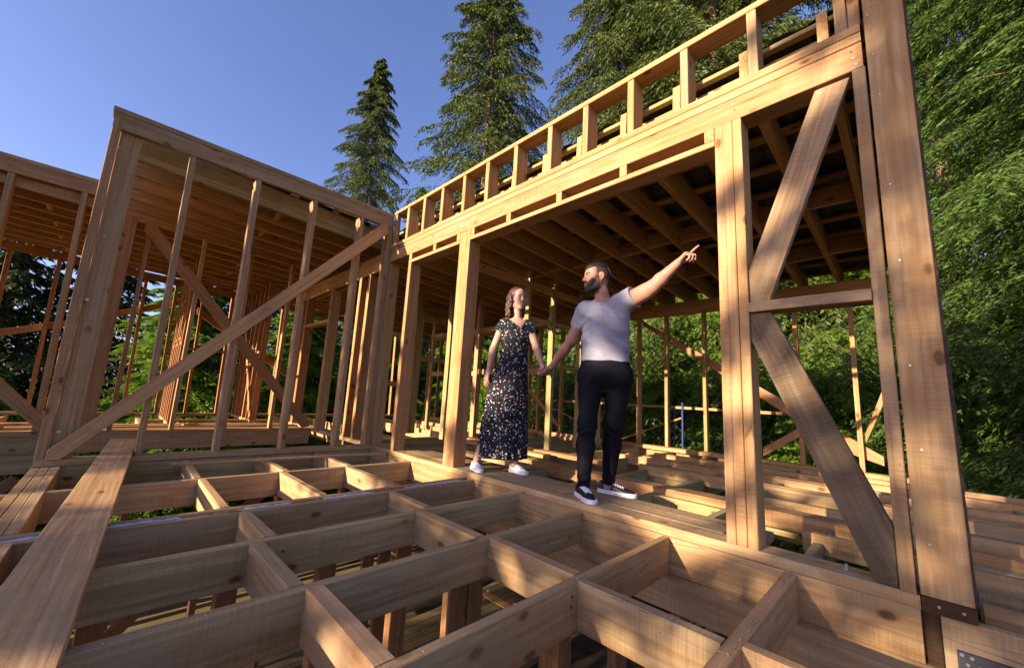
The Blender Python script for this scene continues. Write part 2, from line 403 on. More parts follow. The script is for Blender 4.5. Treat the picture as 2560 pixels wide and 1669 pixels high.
box(wb, 'lower_rim', -.37, 2.35, YB + .01, YB + .06, -.25, -.052, MAT_DARKW if False else MAT_GREEN)

# ------------------------------------------------------------------ terrace floor grid in the foreground
fl = thing('floor_frame', 'open floor grid of deep joists and cross blocks filling the foreground', 'floor frame', (1.0, 2.0, -.25), 'open joist floors')
ZT, ZB = -.055, -.243
JY = [(.437, .486), (1.030, 1.072), (1.620, 1.668), (2.225, 2.273)]
for k, (a, b_) in enumerate(JY):
    j = box(fl, 'joist', -1.5, 2.350, a, b_, ZB, ZT, MAT_FLOOR)
    for (x) in ((.66 if k % 2 else 1.52),):
        pass
for (x, y, zz) in ((.568, 1.0295, -.115), (.562, 1.0295, -.155), (1.43, 1.0295, -.10), (1.425, 1.0295, -.135), (.70, 2.2245, -.12)):
    o = [c for c in fl.children if c.name.startswith('joist')]
    tgt = o[1] if y < 2 else o[3]
    screw(tgt, (x, y, zz), (0, -1, 0), .0065, .003, MAT_DARKSTEEL)
for a, b_, m in ((2.765, 2.812, MAT_FLOOR), (2.872, 2.92, MAT_FLOOR)):
    box(fl, 'joist', -1.5, 2.350, a, b_, ZB - .02, ZT, m)
# insulation strip squeezed between the doubled joists: lumpy top
def lumpy(name, x0, x1, y0, y1, z0, zt, mat, amp, parent, seed):
    rr = random.Random(seed); k = int((x1 - x0) / .02); V, F = [], []
    for i in range(k + 1):
        x = x0 + (x1 - x0) * i / k
        for jy in range(4):
            y = y0 + (y1 - y0) * jy / 3
            V.append((x, y, zt + amp * rr.uniform(-1, 1) - (amp * 1.5 if jy in (0, 3) else 0)))
        V += [(x, y1, z0), (x, y0, z0)]
    for i in range(k):
        for jy in range(6):
            a, b_ = i * 6 + jy, i * 6 + (jy + 1) % 6
            F.append((a, a + 6, b_ + 6, b_))
    F += [(0, 1, 2, 3, 4, 5), tuple(k * 6 + q for q in (5, 4, 3, 2, 1, 0))]
    return add(name, mesh_from(name, V, F, mat, True), parent, Matrix())
lumpy('foam_strip', -.9, .36, 2.822, 2.858, -.2, -.056, MAT_FOAM, .006, fl, 1)
lumpy('foam_strip', .36, .72, 2.814, 2.870, -.2, -.060, MAT_BROWNFOAM, .005, fl, 2)
lumpy('foam_strip', .62, .90, 2.824, 2.856, -.2, -.056, MAT_FOAM, .005, fl, 3)
lumpy('foam_strip', .90, 1.15, 2.814, 2.870, -.2, -.057, MAT_BROWNFOAM, .006, fl, 4)
lumpy('foam_strip', 1.10, 1.45, 2.824, 2.856, -.2, -.056, MAT_FOAM, .004, fl, 5)
lumpy('foam_strip', 1.45, 1.75, 2.814, 2.870, -.2, -.058, MAT_BROWNFOAM, .006, fl, 6)
lumpy('foam_strip', 1.72, 2.26, 2.824, 2.858, -.2, -.055, MAT_FOAM, .004, fl, 7)
# thin batten and joist near the side wall
box(fl, 'joist', -1.5, 2.350, 3.83, 3.878, ZB, ZT, MAT_FLOOR)
for (x0, x1, y0, y1) in ((1.470, 1.520, .488, 1.029), (1.512, 1.558, -.30, .436), (1.500, 1.560, 1.073, 1.619), (1.440, 1.508, 1.669, 2.224), (1.535, 1.583, 2.274, 2.764),
                         (.603, .668, 1.073, 1.619), (.553, .612, 1.669, 2.224), (.615, .672, 2.274, 2.764), (-.42, -.36, 1.669, 2.224),
                         (.545, .592, 2.921, 3.829), (1.100, 1.150, 2.921, 3.829), (1.660, 1.712, 2.921, 3.829),
                         (.53, .58, 3.879, 4.79), (1.13, 1.18, 3.879, 4.79), (1.69, 1.74, 3.879, 4.79), (.09, .14, 3.879, 4.79)):
    xt = RNG.uniform(-.008, .008)
    beam(fl, 'cross_block', ((x0 + x1) / 2 + xt, y0, (ZB + ZT) / 2 + .004), ((x0 + x1) / 2 - xt, y1, (ZB + ZT) / 2 + .004), x1 - x0, .185, (0, 0, 1), MAT_FLOOR)
for k, (a, b_) in enumerate(((-.360, -.311), (-.307, -.260), (-.256, -.207))):
    box(fl, 'side_beam', a, b_, 2.921, 4.793, ZB, ZT + .002 * k, MAT_FLOOR)
    box(fl, 'side_beam', a, b_, 2.275, 2.764, ZB, ZT + .002 * k, MAT_FLOOR)
rm = box(fl, 'rim_board', XA, XA + .048, 0.04, 4.79, -.245, -.0515, MAT_FLOOR)
box(fl, 'rim_board', XA + .008, XA + .056, -.4, 4.79, -.445, -.248, MAT_FLOOR)
box(fl, 'rim_board', XA + .03, XA + .08, -.012, 0.033, -.6, -.048, MAT_DARKW)
e2 = box(fl, 'rim_board', XA - .004, XA + .044, -3.5, -.014, -.245, -.05, MAT_FLOOR)
sp = box(fl, 'steel_plate', XA - .008, XA - .0055, -.20, -.046, -.235, -.150, MAT_DARKSTEEL)
for (y, z) in ((-.058, -.162), (-.082, -.164), (-.07, -.19), (-.1, -.19)):
    screw(sp, (XA - .008, y, z), (-1, 0, 0), .006, .004, MAT_STEEL)

# loose boards on the terrace
pk = thing('plank', 'long wide loose plank running over the floor grid and through the left wall', 'plank', (0, 3.0, -.03))
beam(pk, 'board', (-.168, .2, -.034), (.150, 5.75, .030), .20, .034, (0, 0, 1), MAT_FLOOR)
bt = thing('batten', 'thin loose batten lying across the joists in front of the left wall', 'batten', (1.4, 4.42, -.05))
beam(bt, 'strip', (.43, 4.49, -.042), (2.34, 4.36, -.040), .05, .022, (0, 0, 1), MAT_FLOOR)
for lab, x0, x1, y0, y1, z0, z1, m in (
        ('walkway board directly under the shoes of the couple', 2.508, 2.655, .80, 4.78, -.048, -.001, MAT_FLOOR),
        ('inner walkway board just behind the shoes of the couple, ending at a raw edge', 2.659, 2.800, .62, 4.1, -.049, -.003, MAT_FLOOR)):
    t = thing('walkway_board', lab, 'board', ((x0 + x1) / 2, (y0 + y1) / 2, z0), 'loose boards on the joists')
    box(t, 'board', x0, x1, y0, y1, z0, z1, m)

# ------------------------------------------------------------------ room floor behind the couple
f2 = thing('floor_frame', 'greenish joist floor of the roofed room behind the couple', 'floor frame', (4.5, 2.0, -.25), 'open joist floors')
for y in (-2.95, -2.36, -1.77, -1.18, -.59, 0.0, .42, 1.01, 1.585, 2.18, 2.78, 3.38, 3.95, 4.55, 5.15, 5.75):
    box(f2, 'joist', 2.41, 6.56, y, y + .048, -.243, -.0515, MAT_GREEN)
for x, y0, y1 in ((3.75, 2.229, 2.779), (3.75, 3.429, 3.949), (4.45, 1.634, 2.179), (4.5, .469, 1.009), (3.6, .469, 1.009), (5.4, 2.829, 3.379), (5.3, 1.059, 1.584), (3.3, 1.059, 1.584), (3.9, -.541, -.001), (4.2, 4.0, 4.549)):
    box(f2, 'cross_block', x, x + .048, y0, y1, -.24, -.053, MAT_GREEN)
box(f2, 'rim_board', 6.565, 6.615, -3.3, 10.3, -.25, -.052, MAT_FLOOR)
for (x0, x1, y0, y1, m) in ((2.99, 3.04, -3.0, .52, MAT_FLOOR), (3.38, 3.46, -3.0, 3.0, MAT_FRESH), (3.465, 3.58, .4, 3.3, MAT_FRESH), (3.80, 3.86, -3.0, .93, MAT_FLOOR), (4.42, 4.48, -3.0, 2.3, MAT_FLOOR), (4.485, 4.56, -.4, 2.25, MAT_FRESH),
                            (5.05, 5.11, -3.0, 2.9, MAT_FLOOR), (5.115, 5.19, .2, 2.85, MAT_FRESH), (5.66, 5.74, -3.2, 2.7, MAT_FLOOR), (6.15, 6.21, -3.2, 2.0, MAT_FLOOR)):
    a = RNG.uniform(-.010, .010); zt = RNG.uniform(-.012, .0)
    beam(f2, 'rail', ((x0 + x1) / 2 + a, y0, zt - .055), ((x0 + x1) / 2 - a, y1, zt - .055), x1 - x0, .11, (0, 0, 1), m)
for x0, m in ((2.62, MAT_FLOOR), (3.22, MAT_FLOOR), (4.12, MAT_WEATHER), (2.80, MAT_WEATHER)):
    box(f2, 'rail', x0, x0 + .05, -3.0, -.14, -.20, RNG.uniform(-.06, -.03), m)
loose = [(3.10, 3.24, 2.9, 4.3, .0, 'short board inside the doorway left of the woman'), (3.9, 4.05, 3.3, 4.9, .0, 'pale short board under the bright studs'), (4.15, 4.29, 2.6, 5.2, .0, 'pale board running behind the hem of the dress')]
for (x0, x1, y0, y1, dz, lab) in loose:
    t = thing('loose_board', lab, 'board', ((x0 + x1) / 2, (y0 + y1) / 2, -.05), 'loose boards on the joists')
    a = RNG.uniform(-.012, .012)
    beam(t, 'board', ((x0 + x1) / 2 + a, y0, -.0285), ((x0 + x1) / 2 - a, y1, -.0285), x1 - x0, .045, (0, 0, 1), RNG.choice([MAT_FRESH, MAT_FRESH, MAT_FLOOR]))
# small things that lie about, and marks on the boards
MAT_GREENP = plain('green_marker', (.06, .22, .07), .7, 0, .3, 60)
J2 = [c for c in fl.children if c.name.startswith('joist')][2]
for (x, z, l) in ((1.975, -.093, .030), (1.992, -.170, .038)):
    mk = link(bpy.data.objects.new('paint_mark', board_mesh('paint_mark', l, .006, .0012, MAT_GREENP, 0)))
    mk.parent = J2; mk.matrix_parent_inverse = J2.matrix_basis.inverted()
    mk.matrix_basis = Matrix.Translation((x, 1.6192, z)) @ Matrix.Rotation(math.radians(98), 4, 'Y') @ Matrix.Rotation(math.radians(90), 4, 'X')
nl = thing('nail', 'dark bent nail lying on the board beside the left shoe of the man', 'nail', (2.46, 1.84, .003))
def rod(parent, name, pts, r, mat):
    V, F = [], []; k = 6
    for i, p in enumerate(pts):
        d = (Vector(pts[min(i + 1, len(pts) - 1)]) - Vector(pts[max(i - 1, 0)])).normalized()
        q = d.to_track_quat('Z', 'Y')
        V += [tuple(Vector(p) + q @ Vector((r * math.cos(j * 2 * math.pi / k), r * math.sin(j * 2 * math.pi / k), 0))) for j in range(k)]
    for i in range(len(pts) - 1): F += [(i * k + j, i * k + (j + 1) % k, (i + 1) * k + (j + 1) % k, (i + 1) * k + j) for j in range(k)]
    F += [tuple(range(k - 1, -1, -1)), tuple(range((len(pts) - 1) * k, len(pts) * k))]
    return add(name, mesh_from(name, V, F, mat), parent, Matrix())
rod(nl, 'shank', [(2.437, 1.870, .0035), (2.452, 1.852, .0035), (2.468, 1.830, .0040), (2.487, 1.809, .0035)], .0026, MAT_DARKSTEEL)
bp_ = [c for c in wa.children if c.name.startswith('bottom_plate')][0]
bo = screw(bp_, (2.431, .265, -.001), (0, 0, 1), .013, .004, MAT_STEEL, 'bolt')
rod(bo, 'bolt_end', [(2.431, .265, .0), (2.431, .265, .014), (2.431, .265, .026)], .0055, MAT_STEEL)
# offcuts, shavings and dust left on the boards
for i, (x, y, z, l, a, lab) in enumerate(((2.72, 3.55, -.002, .12, 1.2, 'small offcut on the walkway boards behind the square doorway post'), (.9, 7.78, -.003, .2, .3, 'pale offcut on the sunlit board in the left room'))):
    t = thing('wood_offcut', lab, 'offcut', (x, y, z), 'offcuts on the boards')
    c_, s_ = math.cos(a) * l / 2, math.sin(a) * l / 2
    beam(t, 'piece', (x - c_, y - s_, z + .0125), (x + c_, y + s_, z + .0125), .045, .024, (0, 0, 1), MAT_FRESH)
MAT_SHAV = plain('wood_shavings', (.55, .38, .20), .8, 0, .2, 30)
SV = []
for i in range(900):
    k_ = RNG.random()
    if k_ < .55: x, y, z = RNG.uniform(2.36, 2.79), RNG.uniform(.66, 4.7), .0012
    elif k_ < .8: x, y, z = RNG.uniform(3.12, 3.22), RNG.uniform(2.95, 4.2), -.0045
    else: x, y, z = RNG.uniform(-.2, 2.3), RNG.choice(JY)[0] + RNG.uniform(.004, .044), -.0535
    if 2.50 < x < 2.51 or 2.655 < x < 2.66: continue
    a = RNG.uniform(0, 6.28); l = RNG.uniform(.003, .013); w_ = RNG.uniform(.001, .003); ca, sa = math.cos(a), math.sin(a)
    SV.append([(x + ca * l - sa * w_, y + sa * l + ca * w_, z), (x - ca * l - sa * w_, y - sa * l + ca * w_, z + RNG.uniform(0, .002)), (x - ca * l + sa * w_, y - sa * l - ca * w_, z), (x + ca * l + sa * w_, y + sa * l - ca * w_, z + RNG.uniform(0, .003))])
SV = np.array(SV).reshape(-1, 3)
setp(add('wood_shavings', mesh_from('wood_shavings', SV, np.arange(len(SV)).reshape(-1, 4), MAT_SHAV)), 'pale wood shavings and sawdust scattered on the boards', 'shavings', kind='stuff')
# ------------------------------------------------------------------ far wall of the room
wc = thing('wall_frame', 'far stud wall with lit spruces showing through, right of the man', 'wall frame', (6.6, 2, -.05), 'timber wall frames')
XC = 6.60
box(wc, 'bottom_plate', XC, XC + .145, -.12, 10.3, -.05, .0, MAT_FRESH)
box(wc, 'sill_board', XC - .13, XC - .004, .0, 3.45, -.048, .012, MAT_FRESH)
for y in (-.1, .47, 1.07, 1.68, 2.29, 2.91, 3.42, 4.0, 4.6, 5.18, 5.8, 6.1, 6.7, 7.3, 7.9, 8.5, 9.1, 9.7, 10.25):
    box(wc, 'stud', XC, XC + .10, y, y + .05, .001, 2.219, MAT_FRESH)
box(wc, 'header', XC - .004, XC + .046, -.12, 10.3, 2.222, 2.43, MAT_ROOFW)
box(wc, 'header', XC + .052, XC + .10, -.12, 10.3, 2.222, 2.43, MAT_ROOFW)
prism(wc, 'diagonal_brace', [(3.42, 2.20), (3.42, 2.11), (.60, .20), (.30, .10), (.30, .21)], 'x', XC + .108, XC + .133, (-.82, -.58), MAT_ORANGE)
prism(wc, 'diagonal_brace', [(1.54, .05), (1.54, .17), (.85, .66), (.85, .54)], 'x', XC - .03, XC - .006, (-.8, .6), MAT_FRESH)
prism(wc, 'diagonal_brace', [(.46, .33), (.46, .44), (.22, 1.12), (.15, 1.12)], 'x', XC + .108, XC + .133, (-.35, 1), MAT_ORANGE)
prism(wc, 'diagonal_brace', [(5.15, .05), (5.15, .17), (6.1, .95), (6.1, .83)], 'x', XC - .03, XC - .006, (.75, .6), MAT_ORANGE)

# ------------------------------------------------------------------ partition with bright studs behind the couple
pq = thing('wall_frame', 'sunlit pale stud partition with cross rails between the woman and the man', 'wall frame', (4.6, 3.78, -.05), 'timber wall frames')
def zr(x, d=0.0): return 2.735 - .046 * x + d
for x, m in ((3.95, MAT_GREEN), (4.515, MAT_GREEN), (5.225, MAT_GREEN), (5.79, MAT_GREEN), (6.3, MAT_GREEN)):
    box(pq, 'stud', x, x + .05, 3.72, 3.82, -.05, zr(x, -.06), m)
for (xa, xb, z) in ((4.001, 4.514, 1.80), (4.566, 5.224, 1.80), (4.001, 4.514, 1.13), (4.566, 5.224, 1.17), (5.276, 5.789, 1.15)):
    box(pq, 'cross_rail', xa, xb, 3.724, 3.816, z - .025, z + .025, MAT_GREEN)
beam(pq, 'top_rail', (2.9, 3.77, 2.10), (5.1, 3.77, 2.30), .048, .10, (0, 0, 1), MAT_ROOFW) if False else box(pq, 'top_rail', 3.0, 6.5, 3.74, 3.80, 2.24, 2.34, MAT_ROOFW)
box(pq, 'bottom_rail', 3.8, 6.3, 3.72, 3.82, -.105, -.0525, MAT_GREEN) if False else None

pr = thing('wall_frame', 'inner stud partition with greenish cross rails seen left of the square doorway post', 'wall frame', (4.3, 6.3, -.05), 'timber wall frames')
for (x, y, sx, sy) in ((3.75, 6.33, .05, .10), (3.803, 6.33, .05, .10), (3.856, 6.33, .05, .10), (4.65, 7.08, .05, .10), (4.56, 5.5, .09, .10), (3.83, 5.36, .05, .1), (4.2, 7.08, .05, .1)):
    box(pr, 'stud', x, x + sx, y, y + sy, -.05, zr(x, -.02), MAT_GREEN if x < 4 else MAT_FRESH)
for (x0, x1, y, z) in ((3.91, 4.65, 6.40, 2.02), (3.91, 4.65, 6.40, 1.25), (3.2, 3.748, 6.37, 1.62), (3.2, 3.748, 6.37, .75), (3.91, 5.6, 6.9, 2.36)):
    box(pr, 'cross_rail', x0, x1, y, y + .05, z, z + .09, MAT_GREEN)
for (y0, y1, x, z) in ((5.62, 7.05, 4.58, 1.80), (5.62, 7.05, 4.58, 1.02), (3.83, 5.49, 4.58, 1.80), (3.83, 5.49, 4.58, 1.05)):
    box(pr, 'cross_rail', x, x + .05, y0, y1, z, z + .09, MAT_GREEN)

# ------------------------------------------------------------------ right side of the left room (continues the front wall)
ws = thing('wall_frame', 'row of wide brown posts under a deep lintel beyond the wall corner', 'wall frame', (2.5, 6.2, -.05), 'timber wall frames')
box(ws, 'bottom_plate', 2.40, 2.55, 4.95, 8.6, -.055, -.003, MAT_FLOOR)
for (x, y0, y1, m) in ((2.40, 5.45, 5.50, MAT_FRESH), (2.41, 5.502, 5.55, MAT_FRESH), (2.40, 5.74, 5.76, MAT_ORANGE), (2.405, 5.78, 5.83, MAT_FRESH), (2.40, 6.86, 6.91, MAT_FRESH), (2.402, 6.912, 6.96, MAT_FRESH), (2.40, 8.1, 8.2, MAT_ORANGE), (2.40, 8.5, 8.56, MAT_FRESH)):
    box(ws, 'stud', x, x + .148, y0, y1, -.002, 2.33, m)
box(ws, 'header', 2.395, 2.445, 4.97, 8.6, 2.335, 2.58, MAT_ROOFW)
box(ws, 'header', 2.50, 2.55, 4.97, 8.6, 2.335, 2.58, MAT_ROOFW)
box(ws, 'block', 2.41, 2.54, 6.97, 8.09, 1.78, 1.83, MAT_ROOFW)

# ------------------------------------------------------------------ second parallel wall further back, left room
YD = 7.08
wd = thing('wall_frame', 'second stud wall behind the left wall, its brown brace slanting the other way', 'wall frame', (1.0, YD, -.05), 'timber wall frames')
box(wd, 'bottom_plate', -.25, 2.39, YD, YD + .145, -.05, -.001, MAT_FRESH)
box(wd, 'post', -.25, -.11, YD - .05, YD - .004, -.05, zr(-.2, -.004), MAT_ORANGE)
for x in (.005, .60, 1.19, 1.78):
    box(wd, 'stud', x, x + .048, YD, YD + .10, .001, zr(x, -.004), MAT_ORANGE if x < .5 else MAT_FRESH)
prism(wd, 'diagonal_brace', [(-.03, 2.735), (.052, 2.735), (2.36, .09), (2.36, .02), (2.25, .005), (-.03, 2.60)], 'y', YD - .026, YD - .003, (2.3, -2.7), MAT_ORANGE)
box(wd, 'rim_board', -.9, 2.39, YD + .004, YD + .054, -.25, -.052, MAT_FLOOR)

we = thing('wall_frame', 'outer timber wall at the left edge with a high top beam and two crossing braces', 'wall frame', (-1.8, YD, -.05), 'timber wall frames')
box(we, 'top_beam', -4.6, -.42, YD, YD + .05, 2.905, 3.062, MAT_FRESH)
box(we, 'top_plate', -4.6, -.40, YD - .003, YD + .145, 3.064, 3.113, MAT_FRESH)
for x in (-2.95, -2.36, -1.77, -1.20, -.62):
    beam(we, 'stud', (x + .05, YD + .08, .001), (x, YD + .08, 2.904), .052, .144, (0, 1, 0), MAT_FRESH)
box(we, 'bottom_plate', -4.6, -.30, YD, YD + .145, -.05, 0, MAT_FLOOR)
prism(we, 'diagonal_brace', [(-1.25, .98), (-1.25, .77), (-.53, .003), (-.44, .003), (-.44, .075)], 'y', YD - .05, YD - .004, (.8, -.88), MAT_FRESH)
box(we, 'rim_board', -4.6, -.31, YD - .002, YD + .05, -.25, -.052, MAT_GREEN)
box(we, 'rim_board', -4.6, -.31, YD - .012, YD + .045, -.46, -.253, MAT_GREEN)
beam(we, 'lower_brace', (-.62, YD + .03, -.52), (-2.2, YD + .03, -1.9), .045, .12, (0, 0, 1), MAT_LOW)

# ------------------------------------------------------------------ far back wall of the left rooms
YF = 10.45
wf = thing('wall_frame', 'dim back wall of the left room, farthest studs with dark spruces behind', 'wall frame', (0, YF, -.05), 'timber wall frames')
box(wf, 'bottom_plate', -4.6, 6.6, YF, YF + .145, -.05, 0, MAT_FLOOR)
for x in (-2.8, -2.2, -1.56, -1.0, -.42, .15, .62, 1.07, 1.585, 2.1, 2.6, 3.2, 3.8, 4.4, 5.0, 5.6, 6.2):
    beam(wf, 'stud', (x + .02, YF + .05, .001), (x - .02, YF + .05, zr(x, -.154)), .05, .10, (0, 1, 0), MAT_ORANGE)
beam(wf, 'header', (-4.6, YF + .03, zr(-4.6, -.08)), (6.6, YF + .03, zr(6.6, -.08)), .05, .14, (0, 0, 1), MAT_ORANGE)
prism(wf, 'diagonal_brace', [(-2.2, 1.05), (-2.2, .93), (-.42, 1.62), (-.42, 1.74)], 'y', YF + .106, YF + .13, (1, .4), MAT_ORANGE)
prism(wf, 'diagonal_brace', [(-.42, 1.78), (-.42, 1.66), (.9, 2.28), (.9, 2.40)], 'y', YF + .106, YF + .13, (1, .48), MAT_ORANGE)
prism(wf, 'diagonal_brace', [(1.0, 2.2), (1.0, 2.05), (2.9, .85), (2.9, 1.0)], 'y', YF + .106, YF + .13, (1, -.6), MAT_ORANGE)
for x0, x1 in ((.67, 1.05), (1.11, 1.56), (1.64, 2.08), (2.15, 2.58)):
    box(wf, 'cross_rail', x0, x1, YF + .01, YF + .055, 1.28, 1.33, MAT_ORANGE)

for lab, X, y0, y1, st in (('narrow row of reddish studs running straight away inside the left room', .66, 8.3, 10.4, .30), ('reddish partition with short struts deep in the left room, before the wide posts', 1.86, 8.7, 10.4, .34)):
    t = thing('wall_frame', lab, 'wall frame', (X, (y0 + y1) / 2, -.05), 'timber wall frames')
    box(t, 'bottom_plate', X, X + .10, y0, y1, -.05, 0, MAT_FRESH)
    y = y0
    while y < y1:
        box(t, 'stud', X, X + .10, y, y + .05, .001, zr(X, -.004), MAT_ORANGE); y += st
    y = y0; k = 0
    while y + st < y1:
        box(t, 'cross_rail', X + .01, X + .09, y + .052, y + st - .002, 1.25 + .09 * (k % 2), 1.30 + .09 * (k % 2), MAT_ORANGE)
        if k % 2 == 0: box(t, 'cross_rail', X + .01, X + .09, y + .052, y + st - .002, 2.05, 2.10, MAT_ORANGE)
        y += st; k += 1
    if X > 1: beam(t, 'strut', (X - .02, y0 - .05, .05), (X - .02, y1 - .2, 1.9), .03, .10, (0, 0, 1), MAT_FRESH)

# floor of the left rooms
f3 = thing('floor_frame', 'sunlit joist floor inside the left room, seen under the long brace', 'floor frame', (1, 7.5, -.25), 'open joist floors')
for x in (-4.2, -3.6, -3.0, -2.4, -1.8, -1.2, -.6):
    box(f3, 'joist', x, x + .048, 7.14, 10.44, -.243, -.0515, MAT_FLOOR)
for x in (-.25, .35, .93, 1.53, 2.12):
    box(f3, 'joist', x, x + .048, 4.95, 10.44, -.243, -.0515, MAT_FLOOR) if False else box(f3, 'joist', x, x + .048, 7.23, 10.44, -.243, -.0515, MAT_FLOOR)
for x in (2.7, 3.3, 4.5, 5.1, 5.7):
    box(f3, 'joist', x, x + .048, 6.0, 10.44, -.243, -.0515, MAT_FLOOR)
for i, (x0, x1, y, wd_, lab) in enumerate(((-.28, 2.37, 7.75, .14, 'long sunlit board across the left room floor, first behind the second wall'), (-.1, 2.3, 8.05, .14, 'second board across the left room floor, half in shade'), (-3.8, -.3, 7.65, .16, 'sunlit board on the floor behind the left edge wall'), (-3.9, -.4, 8.3, .14, 'pale board further back behind the left edge wall'),
                                        (.4, 2.2, 8.9, .13, 'short board at the foot of the reddish partition'), (-.2, 2.3, 7.40, .10, 'narrow board close behind the second wall'))):
    t = thing('loose_board', lab, 'board', ((x0 + x1) / 2, y, -.05), 'loose boards on the joists')
    beam(t, 'board', (x0, y, -.027), (x1, y + RNG.uniform(-.1, .1), -.027), wd_, .045, (0, 0, 1), MAT_FRESH)
t = thing('wood_block', 'short reddish offcut of timber lying at the far left on a sunlit board', 'offcut', (-1.05, 7.62, .0))
beam(t, 'board', (-1.3, 7.52, .025), (-.86, 7.60, .025), .13, .048, (0, 0, 1), MAT_ORANGE)

# ------------------------------------------------------------------ roofs
def corrug(name, x0, x1, y0, y1, parent, d):
    k = int((y1 - y0) / .05); V, F = [], []
    prof = [0, 0, .022, .022]
    for i in range(k + 1):
        y = y0 + (y1 - y0) * i / k; z = prof[i % 4]
        V += [(x0, y, zr(x0, d) + z), (x1, y, zr(x1, d) + z)]
    for i in range(k): F.append((2 * i, 2 * i + 1, 2 * i + 3, 2 * i + 2))
    return add(name, mesh_from(name, V, F, MAT_ROOF), parent, Matrix())
def rafter(parent, x0, x1, y, mat, dep=.245):
    return beam(parent, 'rafter', (x0, y, zr(x0, dep / 2)), (x1, y, zr(x1, dep / 2)), .048, dep, (0, 0, 1), mat)
ro = thing('roof_frame', 'roof of the right room: pale rafters under dark corrugated sheeting above the man', 'roof frame', (4.7, 2.2, 2.6), 'rafter roofs')
ry = [-.07, .20, .585, 1.0, 1.405, 1.812, 2.19, 2.585, 2.99, 3.38, 3.785, 4.17, 4.55]
for y in ry: rafter(ro, 2.445, 7.1, y, MAT_ROOFW if y > .1 else MAT_FRESH)
for i in range(len(ry) - 1):
    for xx in ((4.35, 5.6) if i % 2 else (4.42, 5.67)):
        box(ro, 'blocking', xx, xx + .048, ry[i] + .026, ry[i + 1] - .026, zr(xx, .03), zr(xx, .20), MAT_ROOFW)
for x in (2.56, 2.95, 3.4, 3.85, 4.3, 4.75, 5.2, 5.65, 6.1, 6.55, 7.0):
    beam(ro, 'batten', (x, -.12, zr(x, .262)), (x, 5.06, zr(x, .262)), .10 if x > 2.6 else .05, .03, (0, 0, 1), MAT_GREEN if x < 2.6 else MAT_ROOFW)
for i in range(len(ry) - 1):
    box(ro, 'blocking', 2.60, 2.645, ry[i] + .026, ry[i + 1] - .026, zr(2.6, .10), zr(2.6, .215), MAT_GREEN)
corrug('roof_sheet', 2.53, 7.15, -.13, 5.062, ro, .281)

rl = thing('roof_frame', 'roof of the left rooms: many parallel brown rafters under dark sheeting', 'roof frame', (1, 7.5, 2.7), 'rafter roofs')
yy = [5.135, 5.55, 5.95, 6.36, 6.77]
for i, y in enumerate(yy):
    rafter(rl, -.30, 2.38 if i == 0 else 7.1, y, MAT_GREEN if i == 0 else MAT_ROOFW)
rafter(rl, 2.40, 7.1, yy[0], MAT_ROOFW)
y = 7.19; yb = []
while y < 10.75:
    rafter(rl, -5.0, 7.1, y, MAT_ROOFW); yb.append(y); y += .40
for seq, xs in ((yy, (1.1, 3.6)), (yb, (-2.6, -1.05, 1.2, 3.9))):
    for i in range(len(seq) - 1):
        for q, xx in enumerate(xs):
            x2 = xx + (.06 if i % 2 else 0)
            if (i + q) % 2 == 0: box(rl, 'blocking', x2, x2 + .048, seq[i] + .026, seq[i + 1] - .026, zr(x2, .03), zr(x2, .20), MAT_ROOFW)
for x in np.arange(-4.8, 7.1, .5):
    y0 = 7.15 if x < -.25 else 5.09
    beam(rl, 'batten', (x, y0, zr(x, .262)), (x, 10.8, zr(x, .262)), .10, .03, (0, 0, 1), MAT_ROOFW)
corrug('roof_sheet', -.32, 7.15, 5.07, 10.85, rl, .281)
corrug('roof_sheet', -5.05, -.322, 7.13, 10.85, rl, .281)

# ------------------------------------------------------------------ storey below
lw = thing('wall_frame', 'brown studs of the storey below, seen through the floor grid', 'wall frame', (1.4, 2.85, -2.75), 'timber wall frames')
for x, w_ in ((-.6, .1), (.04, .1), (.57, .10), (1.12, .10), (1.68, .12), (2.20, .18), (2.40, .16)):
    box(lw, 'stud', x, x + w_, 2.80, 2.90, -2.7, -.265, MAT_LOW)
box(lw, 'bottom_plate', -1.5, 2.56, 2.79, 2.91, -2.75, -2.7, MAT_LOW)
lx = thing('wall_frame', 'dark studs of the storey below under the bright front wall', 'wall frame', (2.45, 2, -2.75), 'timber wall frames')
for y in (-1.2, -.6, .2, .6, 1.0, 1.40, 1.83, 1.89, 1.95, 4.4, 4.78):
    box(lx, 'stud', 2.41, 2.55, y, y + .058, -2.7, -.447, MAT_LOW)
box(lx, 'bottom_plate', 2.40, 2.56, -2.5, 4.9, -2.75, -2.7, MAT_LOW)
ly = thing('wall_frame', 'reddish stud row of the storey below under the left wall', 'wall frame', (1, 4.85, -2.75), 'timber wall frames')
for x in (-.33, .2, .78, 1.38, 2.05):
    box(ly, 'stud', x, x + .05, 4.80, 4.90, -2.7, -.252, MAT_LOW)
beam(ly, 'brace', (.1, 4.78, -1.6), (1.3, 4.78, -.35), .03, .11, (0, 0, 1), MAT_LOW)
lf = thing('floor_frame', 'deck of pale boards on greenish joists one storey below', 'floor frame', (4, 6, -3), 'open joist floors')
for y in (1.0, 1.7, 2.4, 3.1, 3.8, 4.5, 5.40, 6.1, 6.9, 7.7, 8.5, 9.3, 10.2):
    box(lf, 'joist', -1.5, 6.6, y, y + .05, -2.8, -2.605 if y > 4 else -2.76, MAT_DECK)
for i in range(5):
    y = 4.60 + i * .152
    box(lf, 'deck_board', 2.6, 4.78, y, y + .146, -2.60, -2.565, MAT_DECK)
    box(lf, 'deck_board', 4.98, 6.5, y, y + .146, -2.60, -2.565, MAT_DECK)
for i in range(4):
    box(lf, 'deck_board', 4.66 + i * .0, 4.9, 5.0 + i * .15, 5.14 + i * .15, -2.56, -2.53, MAT_FRESH) if False else None
